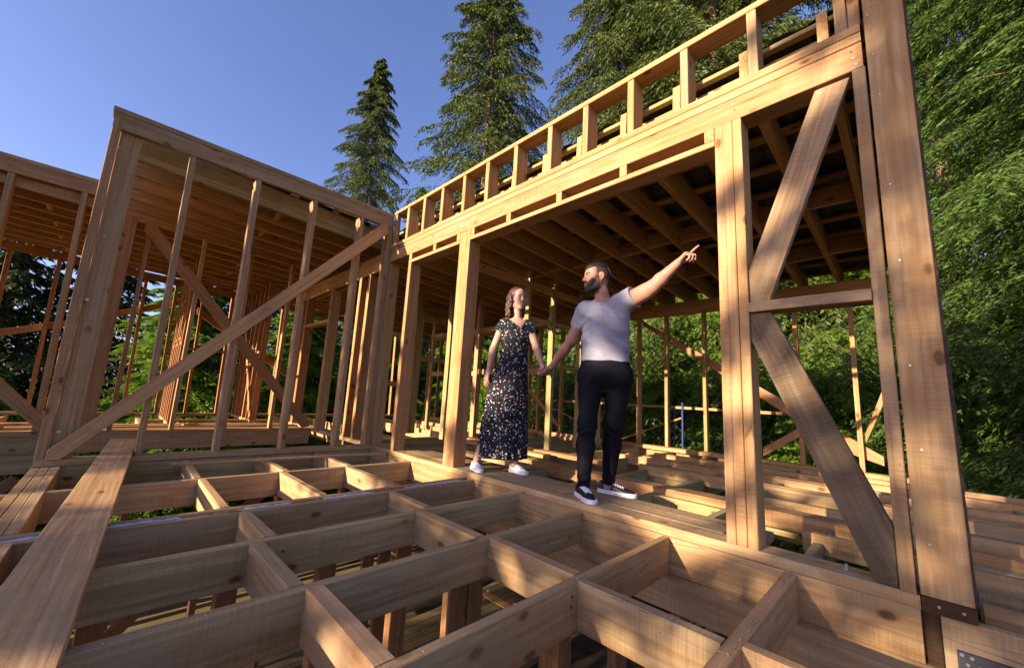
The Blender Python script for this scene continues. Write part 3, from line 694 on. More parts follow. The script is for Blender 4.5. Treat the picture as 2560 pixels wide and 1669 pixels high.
box(lf, 'deck_board', 4.80, 4.96, 4.2, 5.3, -2.602, -2.56, MAT_FRESH)
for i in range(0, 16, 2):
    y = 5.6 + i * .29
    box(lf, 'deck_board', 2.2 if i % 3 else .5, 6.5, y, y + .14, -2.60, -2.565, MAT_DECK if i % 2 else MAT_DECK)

# ------------------------------------------------------------------ scaffold outside the far wall
sf = thing('scaffold', 'blue scaffold with orange braces and a plank deck outside the far wall', 'scaffold', (7.4, 4, -3.1))
def tube(parent, name, p0, p1, r, mat):
    p0, p1 = Vector(p0), Vector(p1); k = 10; V = []; X = (p1 - p0); L = X.length
    q = X.to_track_quat('Z', 'Y').to_matrix().to_4x4()
    for z in (0, L):
        for i in range(k): V.append((r * math.cos(i * 2 * math.pi / k), r * math.sin(i * 2 * math.pi / k), z))
    F = [(i, (i + 1) % k, (i + 1) % k + k, i + k) for i in range(k)] + [tuple(range(k - 1, -1, -1)), tuple(range(k, 2 * k))]
    return add(name, mesh_from(name, V, F, mat), parent, Matrix.Translation(p0) @ q)
for x, y, zt in ((7.4, 2.99, .745), (7.42, 3.145, .60), (7.4, 5.89, .73), (7.4, 6.49, .70), (7.95, 5.89, .70)):
    tube(sf, 'upright', (x, y, -3.15), (x, y, zt), .018, MAT_SCBLUE)
tube(sf, 'ledger', (7.4, 5.89, .0), (7.95, 5.89, .0), .016, MAT_SCBLUE)
tube(sf, 'ledger', (7.4, 5.89, .15), (7.4, 6.49, .15), .018, MAT_SCBLUE)
tube(sf, 'brace', (7.38, 4.6, -.2), (7.38, 3.0, .47), .016, MAT_SCYEL)
tube(sf, 'brace', (7.38, 6.9, .07), (7.38, 5.9, .46), .016, MAT_SCYEL)
tube(sf, 'brace', (7.38, 5.9, .46), (7.38, 4.9, .07), .016, MAT_SCYEL)
for x0 in (7.42, 7.60, 7.78):
    box(sf, 'deck_plank', x0, x0 + .16, 1.45, 7.2, .63, .675, MAT_FRESH)
# ------------------------------------------------------------------ spruces
def foliage(name, c1, c2, c3, trans=0.25):
    m, nt, b = new_mat(name)
    g = nd(nt, 'ShaderNodeNewGeometry')
    tc = nd(nt, 'ShaderNodeTexCoord')
    nz_ = noise(nt, tc.outputs['Object'], 0.9, 3, 0.6)
    f = math_n(nt, 'ADD', math_n(nt, 'MULTIPLY', g.outputs['Random Per Island'], 0.6), math_n(nt, 'MULTIPLY', nz_, 0.5))
    col = ramp(nt, f, [(0.2, c1), (0.55, c2), (0.9, c3)])
    nt.links.new(col, b.inputs['Base Color'])
    b.inputs['Roughness'].default_value = 0.55; b.inputs['Specular IOR Level'].default_value = 0.3
    tr = nd(nt, 'ShaderNodeBsdfTranslucent'); nt.links.new(mix(nt, 1.0, col, (1.3, 1.35, .8), 'MULTIPLY'), tr.inputs[0])
    ms = nd(nt, 'ShaderNodeMixShader'); ms.inputs[0].default_value = trans
    out = [x for x in nt.nodes if x.type == 'OUTPUT_MATERIAL'][0]
    nt.links.new(b.outputs[0], ms.inputs[1]); nt.links.new(tr.outputs[0], ms.inputs[2]); nt.links.new(ms.outputs[0], out.inputs[0])
    return m
MAT_NEEDLE = foliage('green_needles', (0.034, 0.070, 0.012), (0.060, 0.112, 0.020), (0.105, 0.168, 0.032), .28)
MAT_LITN = foliage('sunlit_needles', (0.075, 0.135, 0.014), (0.14, 0.25, 0.028), (0.24, 0.37, 0.045), .38)  # brighter copy of the green needles, sunlight put into the colour
MAT_OLIVE = foliage('olive_needles', (0.040, 0.064, 0.012), (0.064, 0.094, 0.018), (0.110, 0.138, 0.028), .15)
MAT_DARKN = foliage('dark_needles', (0.020, 0.035, 0.010), (0.035, 0.055, 0.014), (0.055, 0.085, 0.02), .15)
MAT_TRUNK = plain('spruce_bark', (0.23, 0.15, 0.10), 0.9, 0, 0.45, 6, 0.9, 18)

def nrm(a): return a / np.maximum(np.linalg.norm(a, axis=-1, keepdims=True), 1e-9)

def spruce_crown(seed, H, R, z0, nb, twn, sp_n, sl, sw, hang, lat=(.2, .9), pow_=0.85, droop=0.25, fill=1.0, nj=.8):
    """arrays of kite faces: boughs leave the trunk, twigs leave the boughs, needle sprays leave the twigs"""
    r = np.random.RandomState(seed); P, D, S, LL = [], [], [], []
    for i in range(nb):
        t = (i + r.rand()) / nb
        z = z0 + (H - z0) * t ** 1.15
        a = i * 2.39996 + r.uniform(-.5, .5)
        rel = (z - z0) / (H - z0)
        L = R * (1 - rel) ** pow_ * r.uniform(.68, 1.12) + .12
        up = r.uniform(-.15, .25) + .5 * rel
        s = np.linspace(0.05, 1, twn) + r.uniform(-.02, .02, twn)
        out = np.array([math.cos(a), math.sin(a), 0]); side = np.array([-math.sin(a), math.cos(a), 0])
        bz = L * (up * s - (droop + up + .10) * s ** 2 + .16 * s ** 4)
        bp = np.array([0, 0, z]) + np.outer(L * s * .97, out) + np.outer(bz, [0, 0, 1])
        wob = r.uniform(-.08, .08) * L
        bp += np.outer(wob * np.sin(s * 4), side)
        sgn = np.where(np.arange(twn) % 2 == 0, 1., -1.)
        for sg in (1., -1.):
            tl = (0.36 * L * (1 - s * .72) + .10) * r.uniform(.6, 1.15, twn)
            td = nrm(np.outer(np.full(twn, .75) + s * .4, out) + np.outer(sg * r.uniform(.55, 1.0, twn), side) + np.outer(-r.uniform(.05, .35, twn) - hang * r.uniform(.5, 1.6, twn), [0, 0, 1]))
            q = np.linspace(.08, 1, sp_n)
            # points on twigs
            pts = bp[:, None, :] + td[:, None, :] * (tl[:, None] * q[None, :])[..., None]
            pts[..., 2] -= (.25 + hang * .4) * tl[:, None] * q[None, :] ** 2
            n_ = twn * sp_n
            pts = pts.reshape(-1, 3) + r.normal(0, .012, (n_, 3))
            base = np.repeat(td, sp_n, 0)
            latd = nrm(np.cross(base, [0, 0, 1.]))
            sg2 = np.where(r.rand(n_) < .5, 1., -1.)[:, None]
            d = nrm(base * r.uniform(.35, 1.0, (n_, 1)) + latd * sg2 * r.uniform(lat[0], lat[1], (n_, 1)) + np.array([0, 0, -1.]) * (r.uniform(-.12, .38, (n_, 1)) + hang * r.uniform(.2, 1.2, (n_, 1))))
            keep = r.rand(n_) < fill
            P.append(pts[keep]); D.append(d[keep]); LL.append((sl * r.uniform(.6, 1.25, n_))[keep])
            nv = nrm(np.array([0, 0, 1.]) + r.normal(0, nj, (n_, 3)))
            S.append(nrm(np.cross(d, nv))[keep])
    # leader
    P = np.concatenate(P); D = np.concatenate(D); S = np.concatenate(S); LL = np.concatenate(LL)[:, None]
    w_ = sw * (LL / sl) * .5
    V = np.stack([P, P + D * LL * .45 + S * w_, P + D * LL, P + D * LL * .45 - S * w_], 1).reshape(-1, 3)
    F = np.arange(len(V)).reshape(-1, 4)
    return V, F

def spruce_trunk(seed, H, r0, nbare=26):
    r = np.random.RandomState(seed + 99); V, F = [], []
    k, m_ = 9, 14
    for i in range(m_ + 1):
        t = i / m_; rr = r0 * (1 - t) ** .9 + .012
        for j in range(k):
            a = 2 * math.pi * j / k
            V.append((rr * math.cos(a) * r.uniform(.93, 1.07), rr * math.sin(a) * r.uniform(.93, 1.07), H * t * .985))
    for i in range(m_):
        for j in range(k): F.append((i * k + j, i * k + (j + 1) % k, (i + 1) * k + (j + 1) % k, (i + 1) * k + j))
    for i in range(nbare * 4):                      # limbs that carry the boughs
        z = H * (.06 + .9 * (i + r.rand()) / (nbare * 4)); a = i * 2.39996; L = (.4 + 1.9 * (1 - z / H)) * r.uniform(.6, 1.1)
        o = np.array([math.cos(a), math.sin(a), r.uniform(-.25, .1)]); s = np.array([-math.sin(a), math.cos(a), 0]); rr = .014 + .016 * (1 - z / H)
        c = np.array([0, 0, z]); b0 = len(V)
        for q in ((s * rr), (np.array([0, 0, rr])), (-s * rr)): V.append(tuple(c + q))
        V.append(tuple(c + o * L))
        F += [(b0, b0 + 1, b0 + 3), (b0 + 1, b0 + 2, b0 + 3), (b0 + 2, b0, b0 + 3)]
    return V, F

TREE_MESH = {}
def tree_kind(key, mat, H, R, r0, **kw):
    if isinstance(mat, tuple): pass
    V, F = spruce_crown(H=H, R=R, **kw)
    tv, tf = spruce_trunk(kw['seed'], H, r0)
    TREE_MESH[key] = (mesh_from('crown', V, F, mat), mesh_from('trunk', tv, tf, MAT_TRUNK, True), H)

tree_kind('near', MAT_NEEDLE, 13.0, 3.3, .20, seed=3, z0=.5, nb=330, twn=28, sp_n=25, sl=.075, sw=.019, hang=.20, droop=.40, lat=(.15, 1.0))
tree_kind('mid', MAT_LITN, 11.0, 3.0, .17, seed=8, z0=.4, nb=260, twn=22, sp_n=17, sl=.11, sw=.034, hang=.12, droop=.32, lat=(.05, .8))
tree_kind('tall', MAT_OLIVE, 27.0, 6.0, .27, seed=21, z0=2.0, nb=330, twn=22, sp_n=20, sl=.165, sw=.046, hang=.45, lat=(.2, 1.0), pow_=.62, droop=.34)
tree_kind('tall2', MAT_OLIVE, 29.0, 6.3, .32, seed=35, z0=2.0, nb=480, twn=24, sp_n=19, sl=.165, sw=.046, hang=.52, lat=(.2, 1.0), pow_=.58, droop=.40)
tree_kind('lit', MAT_LITN, 12.0, 4.2, .20, seed=77, z0=.4, nb=330, twn=28, sp_n=23, sl=.095, sw=.027, hang=.08, droop=.36, lat=(.15, 1.0))
tree_kind('sparse', MAT_DARKN, 12.0, 2.8, .18, seed=61, z0=.8, nb=104, twn=11, sp_n=6, sl=.26, sw=.07, hang=.5, droop=.30)
tree_kind('dark', MAT_DARKN, 12.0, 2.8, .18, seed=44, z0=1.2, nb=150, twn=13, sp_n=7, sl=.24, sw=.06, hang=.5, droop=.30)

def tree(key, x, y, h, wd, rot, label, group, mat=None):
    cr, tr, H = TREE_MESH[key]
    t = thing('spruce_tree', label, 'spruce tree', (x, y, -3.15), group)
    for nm, me in (('trunk', tr), ('crown', cr)):
        o = link(bpy.data.objects.new(nm, me)); o.parent = t
    t.rotation_euler = (0, 0, rot); t.scale = (wd, wd, h / H)
    return t
G1, G2, G3 = 'spruces close behind the house', 'tall spruces over the roof', 'spruces beyond the left rooms'
for a in (
    ('near', 9.3, -2.2, 17.5, 1.15, .3, 'big bright green spruce filling the right edge of the photo beside the corner post', G1),
    ('near', 12.2, -3.2, 21, 1.35, 2.1, 'high green spruce at the upper right, behind the one at the right edge', G1),
    ('near', 12.8, -.9, 21, 1.2, 5.0, 'high green spruce directly behind the top of the corner post', G1),
    ('lit', 13.2, .9, 13.0, 1.0, 1.2, 'green spruce seen between the lower diagonal brace and the corner post', G1),
    ('lit', 13.4, 4.0, 12.5, 1.05, 4.0, 'lit green spruce behind the far studs, just right of the shoulder of the man', G1),
    ('lit', 13.0, 6.9, 11.6, 1.0, 5.2, 'green spruce showing between the holding hands of the couple', G1),
    ('mid', 12.3, 9.9, 10.3, 1.2, .8, 'green spruce deep behind the bright partition, left of the woman', G1),
    ('mid', 10.2, 12.6, 10.0, 1.1, 2.9, 'green spruce behind the square doorway post', G1),
    ('mid', 7.6, 15.0, 10.5, 1.1, 1.9, 'green spruce showing between the wide brown posts and the wall corner', G1),
    ('mid', 11.5, 20.0, 16.0, 1.2, 3.9, 'bright green spruce top just above the wall corner', G2),
    ('mid', 4.6, 15.4, 8.0, 1.0, 3.3, 'dark green spruce behind the reddish partition', G3),
    ('mid', 1.2, 14.6, 7.4, 1.05, 5.7, 'small fresh green spruce behind the left wall, right of its washer post', G3),
    ('dark', -.7, 19.5, 10.2, 1.1, 1.0, 'dark spruce half hidden by the left washer post', G3),
    ('dark', -2.6, 18.6, 9.8, 1.1, 2.2, 'dark spruce with white sky gaps at the left edge, second from the edge', G3),
    ('dark', -4.6, 19.6, 11.0, 1.25, 4.2, 'dark spruce at the very left edge of the photo', G3),
    ('mid', -2.8, 15.0, 5.0, .9, .2, 'low dark green spruce at the left edge under the brace', G3),
    ('dark', 3.0, 19.0, 10.2, 1.2, 2.7, 'dark spruce behind the crossing braces of the left room', G3),
    ('dark', 6.0, 21.0, 11.0, 1.2, .7, 'dark spruce far behind the wide brown posts', G3),
    ('tall', 9.7, 24.0, 26.3, .74, .4, 'slim tall spruce, leftmost of those standing against the sky', G2),
    ('tall', 12.3, 15.3, 31.0, .98, 2.0, 'tall drooping spruce with a pale visible trunk, middle of the skyline', G2),
    ('tall2', 14.9, 8.5, 30.0, .86, 1.0, 'broad tall olive spruce, left of the two above the parapet', G2),
    ('tall2', 15.0, 4.6, 30.0, 1.05, 3.7, 'broad tall olive spruce with cones above the right part of the parapet', G2),
    ('sparse', -12.0, 2.3, 11.2, 1.0, .5, 'spruce standing left of the house, shading the floor grid', 'spruces left of the house'),
    ('sparse', -12.6, 4.7, 9.25, 1.25, 2.5, 'lower spruce left of the house, shading the feet of the couple', 'spruces left of the house'),
    ('sparse', -11.0, -.9, 12.8, 1.2, 4.1, 'high spruce left of the house, shading the corner post', 'spruces left of the house'),
    ('sparse', -14.6, 3.4, 7.1, 1.3, 3.3, 'low unseen spruce left of the house, added to shade the floor grid', 'spruces left of the house'),  # extra unseen tree, kept low so that it shades only the floor grid
    ('sparse', -13.5, 7.6, 9.6, 1.1, 1.4, 'loose spruce left of the house, dappling the light on the couple', 'spruces left of the house'),
): tree(*a)
# ------------------------------------------------------------------ people: signed distance fields meshed with surface nets
class Field:
    def __init__(s, lo, hi, h):
        s.lo = np.array(lo, np.float32); s.h = h
        s.n = np.ceil((np.array(hi) - s.lo) / h).astype(int) + 1
        s.f = np.full(s.n, 9.0, np.float32)
    def sub(s, blo, bhi):
        a = np.clip(np.floor((np.array(blo) - s.lo) / s.h).astype(int), 0, s.n - 1)
        b = np.clip(np.ceil((np.array(bhi) - s.lo) / s.h).astype(int) + 1, 1, s.n)
        sl = tuple(slice(i, j) for i, j in zip(a, b))
        ax = [s.lo[k] + s.h * np.arange(a[k], b[k], dtype=np.float32) for k in range(3)]
        return sl, ax[0][:, None, None], ax[1][None, :, None], ax[2][None, None, :]
    def union(s, fn, blo, bhi, k=0.02):
        m = k + .03
        sl, X, Y, Z = s.sub([v - m for v in blo], [v + m for v in bhi])
        d = fn(X, Y, Z); a = s.f[sl]
        if k <= 0: s.f[sl] = np.minimum(a, d); return
        hh = np.maximum(k - np.abs(a - d), 0) / k
        s.f[sl] = np.minimum(a, d) - hh * hh * k * .25
    def carve(s, fn, blo, bhi, k=0.01):
        sl, X, Y, Z = s.sub(blo, bhi); d = -fn(X, Y, Z); a = s.f[sl]
        hh = np.maximum(k - np.abs(a - d), 0) / k
        s.f[sl] = np.maximum(a, d) + hh * hh * k * .25
    def keep(s, fn):
        sl, X, Y, Z = s.sub(s.lo, s.lo + s.h * s.n); s.f = np.maximum(s.f, fn(X, Y, Z))
    def displace(s, fn):
        sl, X, Y, Z = s.sub(s.lo, s.lo + s.h * s.n); s.f = s.f + fn(X, Y, Z).astype(np.float32)
    def cone(s, a, b, ra, rb, k=0.02, flat=None):
        a, b = np.array(a, float), np.array(b, float); ba = b - a; L2 = max(ba @ ba, 1e-9); L = math.sqrt(L2); R = max(ra, rb)
        def fn(X, Y, Z):
            px, py, pz = X - a[0], Y - a[1], Z - a[2]
            tt = (px * ba[0] + py * ba[1] + pz * ba[2]) / L2
            t = np.clip(tt, 0, 1)
            d = np.sqrt((px - t * ba[0]) ** 2 + (py - t * ba[1]) ** 2 + (pz - t * ba[2]) ** 2) - (ra + t * (rb - ra))
            if flat: d = np.maximum(d, (tt - 1) * L)
            return d
        s.union(fn, np.minimum(a, b) - R, np.maximum(a, b) + R, k)
    def ell(s, c, r, k=0.02, M=None, cut=False):
        c = np.array(c, float); r = np.array(r, float); R = r.max()
        def fn(X, Y, Z):
            px, py, pz = X - c[0], Y - c[1], Z - c[2]
            if M is not None:
                px, py, pz = (px * M[i][0] + py * M[i][1] + pz * M[i][2] for i in range(3))
            q = np.sqrt((px / r[0]) ** 2 + (py / r[1]) ** 2 + (pz / r[2]) ** 2)
            return (q - 1) * r.min() * (1 if q.min() > 0 else 1)
        (s.carve if cut else s.union)(fn, c - R, c + R, k)
    def stack(s, tab, k=0.02, fold=None, zpad=True):
        """elliptic sections: rows z, cu, cw, a, b"""
        T = np.array(tab, float); z0, z1 = T[0, 0], T[-1, 0]
        A = T[:, 3].max() * 1.2; cu, cw = T[:, 1].mean(), T[:, 2].mean()
        def fn(X, Y, Z):
            zz = np.clip(Z, z0, z1)
            g = [np.interp(zz, T[:, 0], T[:, i]) for i in range(1, 5)]
            du, dw = (X - g[0]) / g[2], (Y - g[1]) / g[3]
            q = np.sqrt(du * du + dw * dw)
            if fold is not None: q = q / fold(np.arctan2(dw, du), Z)
            d = (q - 1) * np.minimum(g[2], g[3])
            return np.maximum(d, np.maximum(z0 - Z, Z - z1))
        s.union(fn, (T[:, 1].min() - A, T[:, 2].min() - A, z0), (T[:, 1].max() + A, T[:, 2].max() + A, z1), k)
    def mesh(s):
        f = s.f; ins = f < 0
        n0, n1, n2 = np.array(f.shape) - 1
        cnt = np.zeros((n0, n1, n2), np.uint8)
        for i in (0, 1):
            for j in (0, 1):
                for k in (0, 1): cnt += ins[i:i + n0, j:j + n1, k:k + n2]
        act = np.argwhere((cnt > 0) & (cnt < 8)); del cnt
        cid = -np.ones((n0, n1, n2), np.int32); cid[act[:, 0], act[:, 1], act[:, 2]] = np.arange(len(act))
        acc = np.zeros((len(act), 3)); num = np.zeros(len(act))
        cr = [(i, j, k) for i in (0, 1) for j in (0, 1) for k in (0, 1)]
        val = {c: f[act[:, 0] + c[0], act[:, 1] + c[1], act[:, 2] + c[2]] for c in cr}
        for c in cr:
            for ax in range(3):
                if c[ax]: continue
                e = list(c); e[ax] = 1; v0, v1 = val[c], val[tuple(e)]
                x = (v0 < 0) != (v1 < 0); t = np.where(x, v0 / np.where(x, v0 - v1, 1), 0)
                p = np.array(c, float)[None, :].repeat(len(act), 0); p[:, ax] += t
                acc += p * x[:, None]; num += x
        V = s.lo + s.h * (act + acc / num[:, None])
        Q = []
        for ax in range(3):
            o1, o2 = [(1, 2), (2, 0), (0, 1)][ax]
            a = [slice(None)] * 3; b = [slice(None)] * 3; a[ax] = slice(0, -1); b[ax] = slice(1, None)
            i0, i1 = ins[tuple(a)], ins[tuple(b)]
            E = np.argwhere(i0 != i1)
            E = E[(E[:, o1] > 0) & (E[:, o2] > 0) & (E[:, o1] < f.shape[o1] - 1) & (E[:, o2] < f.shape[o2] - 1)]
            q = []
            for d1, d2 in ((-1, -1), (0, -1), (0, 0), (-1, 0)):
                e = E.copy(); e[:, o1] += d1; e[:, o2] += d2; q.append(cid[e[:, 0], e[:, 1], e[:, 2]])
            q = np.stack(q, 1); fl = i0[E[:, 0], E[:, 1], E[:, 2]]
            q[~fl] = q[~fl][:, ::-1]; Q.append(q)
        return V, np.concatenate(Q)

def smooth_mesh(V, F, it=2, lam=.5):
    for _ in range(it):
        acc = np.zeros_like(V); num = np.zeros(len(V))
        for k in range(4):
            np.add.at(acc, F[:, k], V[F[:, (k + 1) % 4]] + V[F[:, (k - 1) % 4]]); np.add.at(num, F[:, k], 2)
        V = V + lam * (acc / np.maximum(num, 1)[:, None] - V)
    return V

def unit(v):
    v = np.array(v, float); return v / np.linalg.norm(v)

class Head:
    """frame of a head: x to its right, y forward, z up"""
    def __init__(s, c, fwd, up=(0, 0, 1), sc=1.0):
        s.c = np.array(c, float); s.y = unit(fwd); s.x = unit(np.cross(s.y, up)); s.z = np.cross(s.x, s.y); s.sc = sc
    def p(s, v): return s.c + s.sc * (v[0] * s.x + v[1] * s.y + v[2] * s.z)
    def M(s): return np.stack([s.x, s.y, s.z])
    def loc(s, P): return (P - s.c) @ s.M().T / s.sc

def build_head(f, H, male):
    c = lambda a, b, ra, rb, k=.012: f.cone(H.p(a), H.p(b), ra * H.sc, rb * H.sc, k)
    e = lambda p, r, k=.012, cut=False, rot=None: f.ell(H.p(p), np.array(r) * H.sc, k, H.M() if rot is None else rot @ H.M(), cut)
    e((0, -.012, .038), (.074, .095, .088), .02)
    e((0, -.035, .02), (.070, .070, .075), .02)
    e((0, .048, .045), (.058, .040, .052), .02)          # forehead
    c((0, .03, .0), (0, .052, -.07), .060, .040, .02)
    jw = .050 if male else .043
    for sg in (1, -1):
        c((sg * .058, -.002, -.03), (sg * jw, .012, -.070), .018, .019, .02)
        c((sg * jw, .012, -.070), (sg * .014, .070, -.100), .018, .016, .018)
        e((sg * .040, .058, -.012), (.026, .026, .022), .02)     # cheek
        e((sg * .034, .060, -.040), (.022, .026, .025), .02)
    e((0, .075, -.099), (.021, .018, .016), .014)         # chin
    e((0, .076, -.062), (.030, .018, .026), .014)         # mouth mound
    c((-.034, .077, .031), (.034, .077, .031), .013, .013, .012)   # brow
    for sg in (1, -1): e((sg * .032, .093, .012), (.019, .014, .012), .010, True)
    for sg in (1, -1): e((sg * .032, .0755, .012), (.0125, .0125, .0125), .002)
    for sg in (1, -1):
        c((sg * .020, .087, .0195), (sg * .044, .078, .017), .0035, .003, .004)      # lids
        c((sg * .021, .086, .0045), (sg * .043, .078, .0050), .003, .003, .004)
    k_ = 1.0 if male else .82
    c((0, .084, .024), (0, .080 + .024 * k_, -.016), .0085 * k_, .0105 * k_, .010)       # nose
    e((0, .080 + .0265 * k_, -.020), (.0115 * k_, .011 * k_, .0095 * k_), .006)
    for sg in (1, -1): e((sg * .0125 * k_, .095 - .003 * (1 - k_) * 5, -.024), (.0085 * k_, .011, .008 * k_), .006)
    e((0, .0935, -.0475), (.022, .006, .006), .005)        # lips
    e((0, .0915, -.0635), (.020, .007, .007), .005)
    f.ell(H.p((0, .0965, -.0555)), np.array((.023, .007, .0032)) * H.sc, .003, H.M(), True)
    for sg in (1, -1):                                     # ears
        e((sg * .077, -.014, .006), (.010, .019, .031), .006)
        e((sg * .086, -.010, .008), (.006, .010, .018), .004, True)

def soft(v, w): return np.clip(.5 - v / w, 0, 1)

def features(V, H, brow, lipc, male):
    """colour of brows, eyes, lips, teeth, shaved hair and beard ground on the skin (rgb, amount), one row per vertex"""
    q = H.loc(V); x, y, z = q[:, 0], q[:, 1], q[:, 2]; ax = np.abs(x)
    near = np.abs(q).max(1) < .15; front = near & (y > .04)
    out = np.zeros((len(V), 4))
    def put(m, col, w):
        m = m * w; a = out[:, 3]
        for k in range(3): out[:, k] = np.where(m > 0, (out[:, k] * a * (1 - m) + col[k] * m) / np.maximum(a * (1 - m) + m, 1e-6), out[:, k])
        out[:, 3] = a * (1 - m) + m
    if male:
        hl = np.maximum(y - .030 + .30 * np.maximum(.035 - z, 0), -(z + .004 + .55 * np.maximum(-.03 - y, 0)) - .0)
        put(soft(np.maximum(hl, -(y + .5)), .022) * near * (ax > .015) * (1 - soft(np.sqrt((y + .012) ** 2 + (z - .004) ** 2) - .030, .008) * (ax > .072)), (.012, .008, .007), .93)
        low = np.maximum(z + .060 - 1.15 * np.maximum(ax - .026, 0), .000 - y)
        side = np.maximum(np.maximum(z - .012, .046 - ax), np.maximum(y - .034 + .10 * z, .006 - y))
        must = np.maximum(np.abs(z + .0385) - .007, np.maximum(ax - .030, .05 - y))
        bd = np.minimum(np.minimum(low, side), must)
        put(soft(bd, .014) * near * (z > -.125), (.05, .028, .020), .88)
    sw_ = .026 if male else .033
    zl = -.0590 + .0125 * (ax / sw_) ** 2
    lip = np.abs(z - zl) - .0100 * np.clip(1 - (ax / sw_) ** 2, 0, 1)
    put(soft(lip, .003) * front * (ax < sw_), lipc, .9)
    te = np.abs(z - zl - .0008) - .0038 * np.clip(1 - (ax / (sw_ - .006)) ** 2, 0, 1)
    put(soft(te, .0025) * front * (ax < sw_ - .006), (.50, .46, .42), .95)
    put(soft(np.sqrt((ax - sw_ - .002) ** 2 + (z + .0465) ** 2) - .003, .004) * front, (.16, .06, .05), .3)
    for sg in (1, -1):
        ex = x - sg * .032; zz = z - .0115
        put(soft(np.sqrt((ex / .0165) ** 2 + (zz / .0095) ** 2) - 1, .5) * front, (.14, .07, .05), .55)
        put(soft(np.sqrt((ex / .0125) ** 2 + (zz / .0052) ** 2) - 1, .35) * front, (.55, .52, .50), .9)
        put(soft(np.sqrt((ex / .0058) ** 2 + (zz / .0056) ** 2) - 1, .35) * front, (.03, .02, .015), 1)
        put(soft(np.abs(zz - .0060 + 18 * ex ** 2) - .0016, .0026) * front * (np.abs(ex) < .0155), (.02, .012, .010), .95)
        bx = ax - .014
        put(soft(np.maximum(np.abs(z - (.0265 + .20 * bx - 5.0 * bx ** 2)) - (.0040 if male else .0024), np.abs(ax - .033) - .019), .003) * front * (x * sg > 0), brow, .92)
        put(soft(np.sqrt(((x - sg * .0105) / .005) ** 2 + ((z + .0325) / .003) ** 2) - 1, .5) * front * (y > .085), (.10, .04, .03), .4 if male else .15)
        if not male: put(soft(np.sqrt((ax - .042) ** 2 + (z + .020) ** 2) - .016, .02) * front, (.46, .18, .14), .22)
    return out

def build_hand(f, wrist, d, n, thumb, curls, sc=1.0, tcurl=.5, spread=1.0, tdir=.6):
    """wrist, d = direction of the palm, n = way the palm faces, thumb = +1/-1 side along cross(d, n)"""
    w = np.array(wrist, float); d = unit(d); n = np.array(n, float); n = unit(n - d * (n @ d)); s = np.cross(d, n) * thumb
    ofs = [(.030, .086), (.0105, .091), (-.0095, .087), (-.028, .078)]
    lens = [(.042, .025, .021), (.046, .029, .022), (.042, .027, .021), (.033, .021, .019)]
    for i, ((o, l), ln) in enumerate(zip(ofs, lens)):
        b0 = w + sc * (d * l + s * o)
        f.cone(w + sc * (d * .018 + s * o * .62), b0, .0155 * sc, .0125 * sc, .014)
        dd = unit(d + s * o * 2.2 * spread); p = b0
        for j, L in enumerate(ln):
            a = math.radians(curls[i][j]); ax = dd * math.cos(a) + n * math.sin(a); nn = n * math.cos(a) - dd * math.sin(a)
            q = p + ax * L * sc
            f.cone(p, q, (.0098 - .0009 * j) * sc, (.0090 - .001 * j) * sc, .003)
            p, dd, n_ = q, ax, nn; n0 = n; n = nn
        n = unit(np.cross(s * thumb, d)) if False else np.array(n0 * 0 + (np.cross(s * thumb, d)), float)
    f.cone(w + sc * (d * .012 + s * .018), w + sc * (d * .045 + s * .036 + n * .012), .016 * sc, .0125 * sc, .012)
    p = w + sc * (d * .045 + s * .036 + n * .012)
    for j, L in enumerate((.034, .029)):
        ax = unit(d * (tdir + .3 * j) + s * (.55 - .5 * j * tcurl) + n * (.35 + .35 * j * tcurl)); q = p + ax * L * sc
        f.cone(p, q, (.0112 - .001 * j) * sc, (.0098 - .0012 * j) * sc, .004); p = q

def fabric(name, col, var=.12, bump=.35, scale=220, rough=.9, heather=0.0):
    m, nt, b = new_mat(name)
    tc = nd(nt, 'ShaderNodeTexCoord'); v = tc.outputs['Object']
    n1 = noise(nt, vscale(nt, v, (1, 1, 3.5)), 14, 3, .6)
    n2 = noise(nt, vscale(nt, v, (1, 1, 4)), 160, 2, .6)
    c = mix(nt, n1, tuple(x * (1 - var) for x in col), tuple(min(1, x * (1 + var)) for x in col))
    if heather: c = mix(nt, math_n(nt, 'MULTIPLY', ramp(nt, n2, [(.35, 0.), (.7, 1.)]), heather), c, tuple(x * .55 for x in col))
    nt.links.new(c, b.inputs['Base Color']); b.inputs['Roughness'].default_value = rough
    b.inputs['Specular IOR Level'].default_value = .15
    bp = nd(nt, 'ShaderNodeBump'); bp.inputs['Strength'].default_value = bump; bp.inputs['Distance'].default_value = .004
    wr = noise(nt, vscale(nt, v, (1.0, 1.0, 1.6)), 16, 3, .5, 1.2)
    nt.links.new(math_n(nt, 'ADD', wr, math_n(nt, 'MULTIPLY', n2, .12)), bp.inputs['Height']); nt.links.new(bp.outputs[0], b.inputs['Normal'])
    return m

